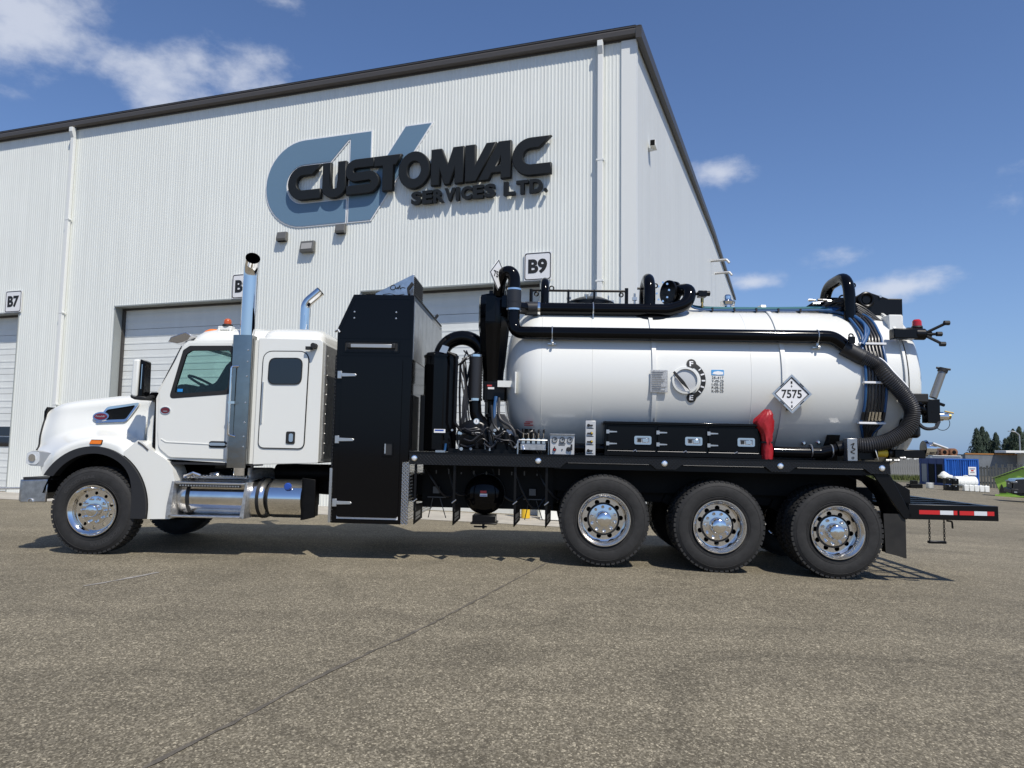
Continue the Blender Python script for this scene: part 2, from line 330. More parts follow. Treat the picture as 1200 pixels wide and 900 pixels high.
# ============================================================ GROUND
def gz(x):
    return max(-0.04*(math.log(1+math.exp(x-1.5)) if x < 40 else x-1.5), -1.9)
def asphalt():
    M = bpy.data.materials.new('asphalt'); M.use_nodes = True; t = M.node_tree; b = t.nodes['Principled BSDF']; n = t.nodes.new; L = t.links.new
    co = n('ShaderNodeTexCoord').outputs['Object']
    def noise(sc, det, ro=.6, dist=0):
        q = n('ShaderNodeTexNoise'); L(co, q.inputs[0]); q.inputs['Scale'].default_value = sc; q.inputs['Detail'].default_value = det; q.inputs['Roughness'].default_value = ro; q.inputs['Distortion'].default_value = dist; return q.outputs[0]
    def ramp(v, stops):
        r = n('ShaderNodeValToRGB'); L(v, r.inputs[0]); e = r.color_ramp.elements
        e[0].position, e[0].color = stops[0][0], (*[stops[0][1]]*3, 1); e[1].position, e[1].color = stops[-1][0], (*[stops[-1][1]]*3, 1)
        for p_, c_ in stops[1:-1]: k = e.new(p_); k.color = (c_, c_, c_, 1)
        return r.outputs[0]
    def mul(a, c, f=1.0):
        q = n('ShaderNodeMixRGB'); q.blend_type = 'MULTIPLY'; q.inputs[0].default_value = f; L(a, q.inputs[1]); L(c, q.inputs[2]); return q.outputs[0]
    vo = n('ShaderNodeTexVoronoi'); L(co, vo.inputs[0]); vo.inputs['Scale'].default_value = 1.0; mpv = n('ShaderNodeMapping'); L(co, mpv.inputs[0]); mpv.inputs['Scale'].default_value = (125, 82, 100); L(mpv.outputs[0], vo.inputs[0])
    cr = n('ShaderNodeSeparateXYZ'); L(vo.outputs['Color'], cr.inputs[0])
    stone = n('ShaderNodeValToRGB'); L(cr.outputs[0], stone.inputs[0]); e = stone.color_ramp.elements
    e[0].position = 0; e[0].color = (.098, .083, .058, 1); e[1].position = 1; e[1].color = (.44, .385, .275, 1)
    for p_, c_ in ((.35, (.137, .118, .080, 1)), (.72, (.205, .178, .128, 1)), (.9, (.28, .245, .175, 1))): k = e.new(p_); k.color = c_
    big = ramp(noise(.22, 4, .6, .6), [(.3, .84), (.7, 1.14)])
    mid = ramp(noise(1.7, 6, .7), [(.28, .84), (.72, 1.12)])
    fine = ramp(noise(16, 6, .75), [(.3, .78), (.7, 1.2)])
    mpn = n('ShaderNodeMapping'); L(co, mpn.inputs[0]); mpn.inputs['Scale'].default_value = (.12, 1.1, 1); mpn.inputs['Rotation'].default_value = (0, 0, rad(14))
    st = n('ShaderNodeTexNoise'); L(mpn.outputs[0], st.inputs[0]); st.inputs['Scale'].default_value = 1.3; st.inputs['Detail'].default_value = 7; st.inputs['Roughness'].default_value = .65
    streak = ramp(st.outputs[0], [(.32, .86), (.66, 1.1)])
    spot = ramp(noise(.9, 3, .5, 1.2), [(.22, .62), (.31, 1.0)])
    def ridge(sc, w_, lo, dist):              # faint curved scuffs and tyre marks
        v = noise(sc, 2, .4, dist); q = n('ShaderNodeMath'); q.operation = 'SUBTRACT'; L(v, q.inputs[0]); q.inputs[1].default_value = .5
        q2 = n('ShaderNodeMath'); q2.operation = 'ABSOLUTE'; L(q.outputs[0], q2.inputs[0]); return ramp(q2.outputs[0], [(0, lo), (w_, 1.0)])
    c = mul(mul(mul(mul(mul(mul(mul(stone.outputs[0], big), mid), fine), streak), spot), ridge(.16, .012, .86, .8)), ridge(.45, .010, .90, 1.5))
    L(c, b.inputs['Base Color']); b.inputs['Roughness'].default_value = .85; b.inputs['Specular IOR Level'].default_value = .3
    bp = n('ShaderNodeBump'); bp.inputs['Strength'].default_value = .35; bp.inputs['Distance'].default_value = .006; L(vo.outputs['Distance'], bp.inputs['Height']); bp.invert = True
    bp2 = n('ShaderNodeBump'); bp2.inputs['Strength'].default_value = .35; bp2.inputs['Distance'].default_value = .01; L(noise(30, 6, .8), bp2.inputs['Height']); L(bp.outputs[0], bp2.inputs['Normal'])
    L(bp2.outputs[0], b.inputs['Normal']); return M
xs = [-3000, -1000, -300, -100, -40, -20, -12, -8, -4, -2]+[i*.5 for i in range(-2, 16)]+[8, 9, 10, 12, 15, 20, 25, 30, 35, 40, 45, 49, 50, 55, 80, 150, 400, 1200, 3000]
ys = [-300, -60, -20, -8, 0, 4, 8, 12, 20, 40, 80, 160, 400, 1200, 4000]
ground = struct(part('asphalt_yard', MB().grid([[(x, y, gz(x)) for x in xs] for y in ys]), asphalt(), smooth=60))
BW = Vector((2.42, 14.45, 0)); BR = rad(-18.6)
def bl(x, y, z=0):                               # building coordinates -> world
    return Vector((2.42+x*math.cos(BR)-y*math.sin(BR), 14.45+x*math.sin(BR)+y*math.cos(BR), z))
rows = []
for j in range(5):
    rows.append([])
    for i in range(65):
        w = bl(-32+i*.5, -1.75+j*.44); rows[-1].append((w.x, w.y, gz(w.x)+.006))
struct(part('concrete_apron', MB().grid(rows), CONC))
# dark sealed paving joint and the faded white line on the yard
def ribbon(name, pts, w, mtl, dz=.004, jit=.25):
    P = resample(smoothpath([(x, y, 0) for x, y in pts], 6), .09); r = random.Random(3); rows = [[], []]
    for i, p in enumerate(P):
        t = (P[min(i+1, len(P)-1)]-P[max(0, i-1)]).normalized(); nn = Vector((-t.y, t.x, 0)); ww = w*(1+r.uniform(-jit, jit))/2; o = r.uniform(-jit, jit)*w*.3
        for k, s in enumerate((-1, 1)): q = p+nn*(s*ww+o); rows[k].append((q.x, q.y, gz(q.x)+dz))
    return struct(part(name, MB().grid(rows), mtl, smooth=0))
TAR = mat('tar_joint', (.118, .102, .078), .75, var=(7, .5), bump=(50, .4))
ribbon('paving_joint', [(-1.95, 2.2), (-1.47, 3.29), (-1.08, 4.51), (-.61, 5.75), (.0, 7.6), (.56, 9.33)], .022, TAR, jit=.8)
PAINT = mat('worn_white_line_paint', (.27, .25, .225), .8, var=(18, .4))
ribbon('painted_line', [(-3.98, 7.07), (-3.85, 7.35), (-3.66, 7.87)], .045, PAINT, jit=.5)
GRASS = mat('dry_grass', (.085, .085, .035), .9, var=(1.2, .5), bump=(20, .6))
struct(part('grass_verge', MB().grid([[(x, y, gz(x)+.02) for x in range(38, 52, 1)] for y in (80, 85, 90, 97)]), GRASS))
FIELD = mat('far_grass_field', (.06, .075, .03), .95, var=(.03, .4))
struct(part('far_field', MB().grid([[(x, y, -1.88) for x in (-500, 51, 200, 900)] for y in (125, 300, 900, 2500)]), FIELD))

# ============================================================ BUILDING
B = thing('industrial_building', 'tall white metal industrial shop building with dark eaves behind the truck', 'building', BW, (0, 0, BR))
P_ = .0765
def sheet(s0, s1, z0, z1, parent=B):
    n_ = round((s1-s0)/P_); w_ = (s1-s0)/n_; pts = []
    for k in range(n_):
        for q, y in ((0, 0), (.50, 0), (.62, -.0062), (.88, -.0062)): pts.append((s0+(k+q)*w_, y))
    pts.append((s1, 0 if True else 0))
    mb = MB().grid([[(px, py, z0) for px, py in pts], [(px, py, z1) for px, py in pts]])
    return part('wall_sheet', mb, WALL, parent, smooth=0)
doors = [(-20.8, -16.63), (-13.27, -9.12), (-6.15, -1.97)]; DH = 4.80
for a, b, z0 in ((-31, -20.8, -.15), (-16.63, -13.27, -.15), (-9.12, -6.15, -.15), (-1.97, -.28, -.15)):
    n_ = max(1, round((b-a)/.912)); w = (b-a)/n_
    for i in range(n_): sheet(a+i*w, a+(i+1)*w, z0, 9.75)
for a, b in doors:
    n_ = round((b-a)/.912); w = (b-a)/n_
    for i in range(n_): sheet(a+i*w, a+(i+1)*w, DH, 9.75)
# doors
pm = None
for a, b in doors:
    d = thing('overhead_door', {-20.8: 'white sectional overhead door with a dark window strip, under the B7 sign',
                                -13.27: 'white sectional overhead door behind the cab, under the B8 sign',
                                -6.15: 'white sectional overhead door behind the tank, under the B9 sign'}[a], 'garage door', bl(0, 0), (0, 0, BR))
    nP = 9; h = (DH+.05)/nP
    for k in range(nP):
        mb = MB(); z0 = -.05+k*h
        mb.box(a-.05, b+.05, .30, .34, z0, z0+h-.010)
        for q in (.33, .66): mb.box(a-.05, b+.05, .2935, .3005, z0+h*q-.02, z0+h*q+.02)
        part('door_panel', mb, DOORM, d, smooth=0)
    if a == -20.8:
        part('door_window', MB().box(a+.3, b-.04, .285, .295, 1.20, 1.46), DGLASS, d, smooth=0); part('door_window', MB().box(a+.3, b-.04, .285, .295, 1.49, 1.74), DGLASS, d, smooth=0)
    for x0, x1 in ((a-.02, a), (b, b+.02)): part('jamb', MB().box(x0, x1, -.016, .33, -.1, DH), mat('jamb_grey', (.30, .32, .31), .5), B, smooth=0)
    part('jamb_stop', MB().box(a, a+.05, .22, .295, -.05, DH-.02), BRONZE, B, smooth=0); part('door_head', MB().box(a-.02, b+.02, -.034, .33, DH, DH+.03), mat('jamb_grey', (.30, .32, .31), .5), B, smooth=0)
    part('door_header_seal', MB().box(a+.05, b-.05, .24, .295, DH-.05, DH-.001), BRONZE, B, smooth=0)
# side wall of flat panels, rake following the roof
def rakez(y): return 9.90+.125*y if y < 26 else 13.15+.1*(y-26)
y = .0
while y < 62:
    y1 = min(62, y+1.0)
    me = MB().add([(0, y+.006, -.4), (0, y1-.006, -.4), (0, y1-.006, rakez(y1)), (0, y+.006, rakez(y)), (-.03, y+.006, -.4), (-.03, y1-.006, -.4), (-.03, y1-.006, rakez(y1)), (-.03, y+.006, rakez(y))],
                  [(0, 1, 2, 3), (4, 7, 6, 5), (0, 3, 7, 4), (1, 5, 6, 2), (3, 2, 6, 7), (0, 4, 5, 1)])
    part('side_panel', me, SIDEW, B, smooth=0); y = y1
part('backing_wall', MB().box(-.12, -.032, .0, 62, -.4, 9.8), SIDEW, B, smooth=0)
part('backing_wall', MB().box(-31, -.13, .36, .44, -.4, 9.7), DARK, B, smooth=0)
part('corner_trim', MB().box(-.28, .025, -.04, -.002, -.2, 9.78), TRIM, B, smooth=0)
part('corner_trim', MB().box(.002, .025, -.002, .17, -.4, 9.88), TRIM, B, smooth=0)
# eave fascia, gutter, rake trim, roof
part('gutter', MB().prismx([(-.150, 9.88), (-.157, 9.85), (-.145, 9.765), (-.12, 9.735), (-.045, 9.735), (-.045, 9.75), (-.11, 9.75), (-.132, 9.775), (-.142, 9.85), (-.143, 9.88)], -31, .12), mat('bronze_gutter', (.085, .075, .066), .4), B, smooth=0)
part('eave_fascia', MB().box(-31, .12, -.042, -.001, 9.70, 9.925), BRONZE, B, smooth=0)
part('roof_edge', MB().box(-31, .13, -.16, .02, 9.89, 9.92), BRONZE, B, smooth=0)
rk = MB()
Y = [-.16, 26, 62.3]
for z_off, x0, x1 in ((-.30, .026, .13), (-.05, -.2, .16)):
    pass
rk.add([p for yy in Y for p in ((.03, yy, rakez(yy)-.22), (.15, yy, rakez(yy)-.22), (.15, yy, rakez(yy)+.03), (.03, yy, rakez(yy)+.03))],
       [(i*4+k, i*4+(k+1) % 4, (i+1)*4+(k+1) % 4, (i+1)*4+k) for i in range(2) for k in range(4)]+[(0, 1, 2, 3), (11, 10, 9, 8)])
part('rake_trim', rk, BRONZE, B, smooth=0)
rf = MB().add([(-31, -.15, 9.94), (.03, -.15, 9.94), (.03, 26, 13.18), (-31, 26, 13.18), (.03, 62, 16.78), (-31, 62, 16.78)], [(0, 1, 2, 3), (3, 2, 4, 5)])
part('roof', rf, BRONZE, B, smooth=0)
part('back_wall', MB().box(-31, -.13, 61.9, 61.98, -.4, 16.8), SIDEW, B, smooth=0); part('end_wall', MB().box(-31.1, -31.02, -.0, 61.9, -.4, 9.9), SIDEW, B, smooth=0)
# downspouts
for s, lab in ((-.70, None), (-15.0, None)):
    mb = MB(); mb.box(s-.055, s+.055, -.125, -.04, .05, 9.45)
    mb.prismx([(-.125, 9.45), (-.04, 9.45), (-.06, 9.58), (-.06, 9.72), (-.19, 9.72), (-.19, 9.60)], s-.055, s+.055)
    d = part('downspout', mb, TRIM, B, smooth=0, bevel=.008)
    for z in (2.3, 4.7, 7.2): part('strap', MB().box(s-.08, s+.08, -.13, -.027, z, z+.035), TRIM, d, smooth=0)
# wall lights and camera
def wall_light(x, z, w, h, label, big=False):
    t = thing('wall_light', label, 'wall light', bl(x, 0, z), (0, 0, BR), 'lights on the shop wall')
    part('housing', MB().prismx([(-.012, h), (-.085, h), (-.125, h*.25), (-.11, 0), (-.012, 0)], 0, w), mat('light_housing', (.16, .155, .14) if not big else (.04, .038, .035), .4, .3), t, smooth=0, bevel=.01)
    if big: part('lens', MB().add([(.04, -.100, h*.80), (w-.04, -.100, h*.80), (w-.04, -.128, h*.27), (.04, -.128, h*.27), (.04, -.08, h*.80), (w-.04, -.08, h*.80), (w-.04, -.11, h*.27), (.04, -.11, h*.27)], [(0, 1, 2, 3), (4, 5, 6, 7), (0, 4, 5, 1), (3, 2, 6, 7), (0, 3, 7, 4), (1, 5, 6, 2)]), mat('frosted_lens', (.35, .34, .32), .3), t, smooth=0)
    else: part('lens', MB().box(.03, w-.03, -.105, -.03, -.012, .002), DARK, t, smooth=0)
wall_light(-8.42, 6.12, .26, .22, 'small grey wall light under the left curve of the blue letter C')
wall_light(-7.76, 5.80, .36, .27, 'larger dark flood light below and between the two small wall lights', True)
wall_light(-6.84, 6.18, .25, .22, 'small grey wall light just under the blue V of the logo')
t = thing('security_camera', 'small white box camera high on the side wall near the corner', 'camera', bl(.0, 1.86, 8.19), (0, 0, BR))
part('bracket', MB().box(.002, .10, -.03, .03, -.1, -.04), TRIM, t, smooth=0); part('body', MB().box(.05, .17, -.14, .16, -.04, .10), TRIM, t, smooth=0, bevel=.01); part('lens', MB().box(.06, .16, -.155, -.142, -.03, .09), DARK, t, smooth=0)
for y_, z_, w_ in ((24.3, 11.14, 'upper'), (28.0, 11.35, 'lower')):
    t = tag(part('vent_pipe', MB().tube(fillet([(0, 0, 0), (.78, 0, .02), (.92, 0, -.16)], .1), .07, 10), DULL), 'grey turned down vent pipe, %s of two on the side wall' % w_, 'pipe', 'vent pipes on the side wall')
    t.location = bl(0.0, y_, z_); t.rotation_euler = (0, 0, BR)
# bay number signs
for s, txt in ((-17.11, 'B7'), (-9.66, 'B8'), (-2.31, 'B9')):
    t = thing('bay_sign', 'white square wall sign reading %s' % txt, 'sign', bl(s, 0, 4.82), (0, 0, BR), 'bay number signs above the doors')
    part('backplate', MB().box(0, .59, -.045, -.028, 0, .59), WPRINT, t, smooth=0)
    part('border', shape_mesh([rrect(.012, .578, .012, .578, .05), rrect(.03, .56, .03, .56, .04)], -.048, -.046), PRINT, t, smooth=0)
    part('lettering', text_mesh(txt, .09, .14, .41, .31, -.0465, .003, .045), PRINT, t, smooth=0)
# company sign
CSN = thing('company_sign', 'large CV logo with raised dark letters reading CUSTOMVAC SERVICES LTD. on the wall', 'sign', bl(0, 0, 0), (0, 0, BR))
Cc = [(-6.55, 8.52)]+arc(-7.78, 7.485, 1.035, 90, 270, 20)+[(-6.63, 6.45), (-6.63, 6.98)]+arc(-7.78, 7.455, .475, 270, 90, 14)+[(-7.06, 7.93), (-6.60, 8.40), (-6.55, 8.40)]
Vv = [(-6.55, 6.45), (-5.98, 6.45), (-4.52, 8.52), (-5.15, 8.52), (-6.02, 7.30), (-6.02, 8.52), (-6.548, 8.52)]
def grow(poly, d):
    n = len(poly); out = []; A = sum(poly[i][0]*poly[(i+1) % n][1]-poly[(i+1) % n][0]*poly[i][1] for i in range(n)); s = 1 if A > 0 else -1
    for i in range(n):
        a, b, c = Vector(poly[i-1]), Vector(poly[i]), Vector(poly[(i+1) % n]); u = (b-a).normalized(); w = (c-b).normalized()
        n1 = Vector((u.y, -u.x))*s; n2 = Vector((w.y, -w.x))*s; q = (n1+n2)
        if q.length < .1: q = n1
        q.normalize(); out.append(tuple(b+q*d/max(.35, q.dot(n1))))
    return out
for nm, pl, dy in (('logo_letter_c', Cc, 0), ('logo_letter_v', Vv, .0012)):
    lp = part(nm, shape_mesh([pl], -.030, -.019), LOGOB, CSN, smooth=0)
    part('white_edge', shape_mesh([grow(pl, .03)], -.0205-dy, -.009), WPRINT, lp, smooth=0)
# raised letters
LZ0, LZ1 = 7.03, 7.85; T0, T1 = -.155, -.045
w = .235; tp = LZ1-w/2; bt = LZ0+w/2; rc = (tp-bt)/2; mc = (tp+bt)/2
letters = []
def C_(x0, x1, w=w, slant=.12):
    rc_ = (LZ1-LZ0)/2; xc = x0+rc_
    return [(x1, LZ1)]+arc(xc, (LZ0+LZ1)/2, rc_, 90, 270, 16)+[(x1, LZ0), (x1, LZ0+w)]+arc(xc, (LZ0+LZ1)/2, rc_-w, 270, 90, 12)+[(x1-slant*1.9, LZ1-w)]
letters.append([C_(-8.13, -7.235)])
letters.append([stroke([(-7.085, LZ1), (-7.085, 7.27)]+arc(-6.885, 7.27-.02, .20, 180, 360, 12, .14)[1:-1]+[(-6.685, 7.27), (-6.685, LZ1)], .22)])
sw = .215
S_path = [(-5.86, LZ1-sw/2)]+arc(-6.33, 7.586, .157, 90, 270, 8)+arc(-5.98, 7.29, .152, 90, -90, 8)+[(-6.56, LZ0+sw/2)]
letters.append([stroke(S_path, sw)])
letters.append([[(-5.858, LZ1), (-5.17, LZ1), (-5.30, LZ1-.235), (-5.37, LZ1-.235), (-5.37, LZ0), (-5.64, LZ0), (-5.64, LZ1-.235), (-5.858, LZ1-.235)]])
letters.append([arc(-4.86, 7.44, .385, 0, 354, 28, .425), arc(-4.86, 7.44, .165, 0, 351, 20, .2)])
letters.append([[(-4.45, LZ0), (-4.45, LZ1), (-4.20, LZ1), (-4.055, 7.48), (-3.93, LZ1), (-3.675, LZ1), (-3.675, LZ0), (-3.885, LZ0), (-3.885, 7.38), (-4.00, LZ0), (-4.13, LZ0), (-4.24, 7.38), (-4.24, LZ0)]])
letters.append([[(-3.645, LZ0), (-3.645, LZ1), (-3.41, LZ1), (-3.41, 7.40), (-3.16, LZ1), (-2.93, LZ1), (-3.385, LZ0)]])
letters.append([[(-3.345, LZ0), (-2.885, LZ1), (-2.60, LZ1), (-2.60, LZ0), (-2.83, LZ0), (-2.83, 7.17), (-3.03, 7.17), (-3.10, LZ0)], [(-2.83, 7.32), (-2.93, 7.32), (-2.83, 7.52)]])
letters.append([C_(-2.575, -1.72, .24, .14)])
for L_ in letters: part('letter', shape_mesh(L_, T0, T1, bevel=.012), SIGNB, CSN, smooth=0)
def small_letters(txt, x0, x1, z0, z1):
    wd = {'I': .45, 'L': .9, 'T': .95, '.': .4}; tot = sum(wd.get(c, 1.0) for c in txt); un = (x1-x0)/tot; x = x0
    for c in txt:
        cw = wd.get(c, 1.0)*un; fw = cw*(.92 if c not in 'I.' else .62)
        zz = z0 if c != '.' else z0; hh = (z1-z0) if c != '.' else (z1-z0)*.26
        me = text_mesh(c, x, zz, fw, hh, T1-.005, .085, .05, name='letter')
        part('letter', me, SIGNB, CSN, smooth=0); x += cw
small_letters('SERVICES', -4.92, -2.93, 6.66, 6.95); small_letters('LTD.', -2.76, -1.76, 6.66, 6.95)
# bollard and bar by the wall
w = bl(-2.05, -.55)
t = thing('bollard', 'yellow steel bollard standing by the bay door, seen under the truck', 'bollard', (w.x, w.y, 0))
part('post', MB().lathe([(0, .085), (1.0, .085), (1.06, .06), (1.08, .0)], axis='z', seg=20), YELLOW, t); part('band', MB().lathe([(.62, .0865), (.72, .0865)], axis='z', seg=20), WPRINT, t)
w = bl(-1.6, -.5)
t = thing('jersey_barrier', 'short white concrete barrier beside the yellow bollard, seen under the truck', 'barrier', (w.x, w.y, 0), (0, 0, BR))
part('body', MB().prismx([(-.25, 0), (.25, 0), (.2, .12), (.09, .4), (.07, .7), (-.07, .7), (-.09, .4), (-.2, .12)], -.1, 1.2), TRIM, t, bevel=.01)
w = bl(-17.5, -.6)
t = thing('bent_steel_bar', 'bent grey steel bar lying against the wall at the left edge', 'bar', (w.x, w.y, 0), (0, 0, BR))
part('bar', MB().tube(fillet([(.0, -.5, .05), (.6, -.2, .12), (1.95, .25, .16)], .3), .03, 8), DULL, t); part('hook', MB().tube(smoothpath([(.45, -.25, .1), (.62, -.25, .28), (.58, -.25, .5), (.66, -.25, .62)]), .028, 8), DULL, t)

# ============================================================ TRUCK  (local x to the rear, y away from the camera side, z up)
T = thing('vacuum_truck', 'white cab vacuum truck with long white tank and tall black cabinet', 'truck')
_a, _q = rad(2.6), rad(.37)
TX = Vector((math.cos(_a)*math.cos(_q), -math.sin(_a)*math.cos(_q), -math.sin(_q))); TY = Vector((math.sin(_a), math.cos(_a), 0)); TZ = TX.cross(TY)
mt = Matrix((TX, TY, TZ)).transposed().to_4x4(); mt.translation = (-5.09, 9.0, 0); T.matrix_world = mt
def tw(x, y, z): return mt @ Vector((x, y, z))
PW = 2.44                                        # overall width
# ---------------- wheels
def tyre_mb(lug=True):
    Rr = .525; prof = [(.045, .300), (.02, .315), (.006, .345), (-.002, .40), (.000, .45), (.012, .488), (.030, .510), (.050, .5165), (.230, .5165), (.250, .510), (.268, .488), (.28, .45), (.282, .40), (.274, .345), (.26, .315), (.235, .300)]
    mb = MB().lathe(prof, axis='y', seg=72, cap=False)
    n = 54
    for k in range(n):                           # tread lugs: shoulder and centre blocks
        for (ya, yb, off, r1, rs) in ((.022, .085, 0, .525, .508), (.095, .18, .5, .526, .51), (.19, .258, 0, .525, .508)):
            q0 = 2*pi*(k+off+.14)/n; q1 = 2*pi*(k+off+.86)/n
            vs = []
            for r in (rs-.008, r1):
                for q in (q0, q1):
                    for y in (ya, yb): vs.append((r*math.cos(q), y, r*math.sin(q)))
            mb.add(vs, [(0, 1, 3, 2), (4, 6, 7, 5), (0, 4, 5, 1), (2, 3, 7, 6), (0, 2, 6, 4), (1, 5, 7, 3)])
    for r in (.335, .352, .468):                 # sidewall ribs
        mb.torus((0, .002 if r < .4 else .004, 0), r, .0022, 'y', 60, 4)
    return mb
def ring_text(txt, r0, r1, a0, da):             # raised sidewall letters
    me = text_mesh(txt, 0, 0, 1, 1, 0, .0025, .03)
    for v in me.vertices:
        x, y, z = v.co; q = rad(a0-da*x); r = r0+(r1-r0)*z; v.co = (r*math.cos(q), y+.0005, r*math.sin(q))
    me.update(); return me
tyre_me = None
def disc_mesh(y0, y1, ro, ri, rh, holes, hr):
    sp = [arc(0, 0, ro, 0, 356, 60), arc(0, 0, ri, 0, 350, 30)]
    for k in range(holes): sp.append(arc(rh*math.cos(2*pi*(k+.5)/holes), rh*math.sin(2*pi*(k+.5)/holes), hr, 0, 330, 11))
    return shape_mesh(sp, y0, y1)
def make_wheel(front):
    w = part('wheel', disc_mesh(.075 if front else .150, .088 if front else .165, .245, .08, .205, 10, .021 if front else .029), CHROME if front else POL, T, smooth=0)
    part('tyre', tyre_mb(), RUBBER, w, smooth=30)
    if front:
        part('sidewall_lettering', ring_text('GOODYEAR', .385, .425, 150, 62), mat('tyre_letter', (.035, .034, .033), .6), w, smooth=0); part('sidewall_lettering', ring_text('GOODYEAR', .385, .425, -28, 62), mat('tyre_letter', (.035, .034, .033), .6), w, smooth=0)
    if front: prof = [(.04, .293), (.006, .308), (-.008, .305), (-.008, .295), (.004, .287), (.018, .276), (.03, .262), (.055, .256), (.078, .240), (.088, .238), (.11, .26), (.27, .28)]
    else: prof = [(.04, .293), (.006, .308), (-.008, .305), (-.008, .295), (.004, .287), (.02, .276), (.04, .262), (.11, .250), (.150, .243), (.170, .24), (.20, .26), (.27, .28)]
    part('rim', MB().lathe(prof, axis='y', seg=56, cap=False), CHROME if front else POL, w)
    if front:
        part('hub', MB().lathe([(.076, .170), (.060, .165), (.052, .125), (.050, .080), (.02, .074), (-.005, .072)], axis='y', seg=32, cap=False), CHROME, w)
        part('hub_cap', MB().lathe([(-.004, .078), (-.02, .074), (-.032, .062), (-.038, .04), (-.04, .0)], axis='y', seg=32), CHROME, w)
        rn, yn = .143, .055
    else:
        part('hub', MB().lathe([(.151, .175), (.135, .170), (.128, .120), (.126, .098), (.10, .094), (.03, .088), (.02, .084)], axis='y', seg=32, cap=False), POL, w)
        part('hub_cap', MB().lathe([(.021, .086), (.006, .082), (-.004, .070), (-.010, .045), (-.012, .0)], axis='y', seg=32), CHROME, w)
        part('hub_shade_ring', MB().lathe([(.149, .193), (.145, .193), (.145, .174)], axis='y', seg=32, cap=False), PRINT, w)  # black ring put in for the shade between hub and disc
        rn, yn = .142, .128
    nut = None
    for k in range(10):
        q = 2*pi*k/10
        if nut is None:
            nb = MB().lathe([(0, .02), (-.006, .02), (-.008, .0165), (-.035 if front else -.028, .0155), (-.042 if front else -.034, .010), (-.044, 0)], axis='y', seg=8)
            nut = part('lug_nut', nb, CHROME, w, loc=(rn, yn, 0))
        else: share(nut, w, (rn*math.cos(q), yn, rn*math.sin(q)))
    if not front: pass
    return w
def copy_wheel(src, loc, rz=0, ry=0):
    c = src.copy(); COL.objects.link(c); c.parent = T; c.location = loc; c.rotation_euler = (0, ry, rz)
    for ch in list(src.children): d = ch.copy(); COL.objects.link(d); d.parent = c
    return c
fw = make_wheel(True); fw.location = (.04, .03, .525); copy_wheel(fw, (.04, PW-.03, .525), pi)
rw = make_wheel(False); axles = [(6.19, .570), (7.52, .525), (8.86, .492)]
rw.location = (axles[0][0], 0, axles[0][1]); rw.rotation_euler = (0, .25, 0)
for i, (x, z) in enumerate(axles):
    if i: copy_wheel(rw, (x, 0, z), 0, .25+.4*i)
    copy_wheel(rw, (x, PW, z), pi, .3)
    for yy, rz in ((.335+.282, pi), (PW-.335-.282, 0)):      # inner dual tyres (dish inwards)
        w2 = part('inner_wheel', MB().lathe([(.0, .29), (.10, .27), (.12, .10)], axis='y', seg=32), SATIN, T, loc=(x, yy, z), rot=(0, 0, rz))
        ty = [c for c in rw.children if c.name.startswith('tyre')][0]; share(ty, w2, (0, 0, 0))
    part('axle', MB().lathe([(.5, .075), (1.0, .085), (1.05, .2), (1.22, .23), (1.40, .2), (1.45, .085), (1.95, .075)], (x, 0, z), 'y', 16), FRAME, T)
part('axle', MB().box(.0, .09, .3, PW-.3, .44, .56), FRAME, T, bevel=.015)
# ---------------- chassis
for y in (.80, 1.56): part('frame_rail', MB().prism([(-.45, .78), (9.6, .72), (9.6, .98), (-.45, 1.04)], y, y+.085), FRAME, T)
for x in (-.4, .6, 1.5, 2.4, 3.4, 4.4, 5.4, 6.85, 8.2, 9.3): part('cross_member', MB().box(x, x+.09, .88, 1.56, .78, .96), FRAME, T)
part('drive_shaft', MB().tube([(1.2, 1.22, .82), (3.4, 1.22, .72), (5.9, 1.22, .6)], .055, 12), FRAME, T)
for x, z in axles:
    for y in (.62, 1.70): part('air_spring', MB().lathe([(0, .1), (.03, .13), (.08, .12), (.10, .09), (.13, .13), (.19, .13), (.22, .09)], (x+.42, y+.05, z+.05), 'z', 16), FRAME, T)
    for y in (.74, 1.62): part('trailing_arm', MB().prism([(x-.55, z+.22), (x-.5, z+.32), (x, z+.12), (x+.5, z+.06), (x+.5, z), (x, z-.02)], y, y+.08), FRAME, T)
part('inner_fender_panel', MB().box(5.35, 9.35, .66, .70, .86, 1.17), FRAME, T); part('inner_fender_panel', MB().box(5.35, 9.35, PW-.7, PW-.66, .86, 1.17), FRAME, T)
part('engine_block', MB().box(-.35, 1.1, .92, 1.52, .55, 1.35), FRAME, T, bevel=.05)
part('transmission', MB().box(1.1, 2.4, 1.0, 1.44, .5, 1.0), FRAME, T, bevel=.06)
for i in range(9):                               # clutter under cab and deck that reads as dark machinery
    x = 2.62+i*.36; r = random.Random(i)
    part('under_deck_fitting', MB().box(x, x+r.uniform(.12, .26), .62+r.uniform(0, .15), .80, .66+r.uniform(0, .2), 1.02), FRAME, T, bevel=.02)
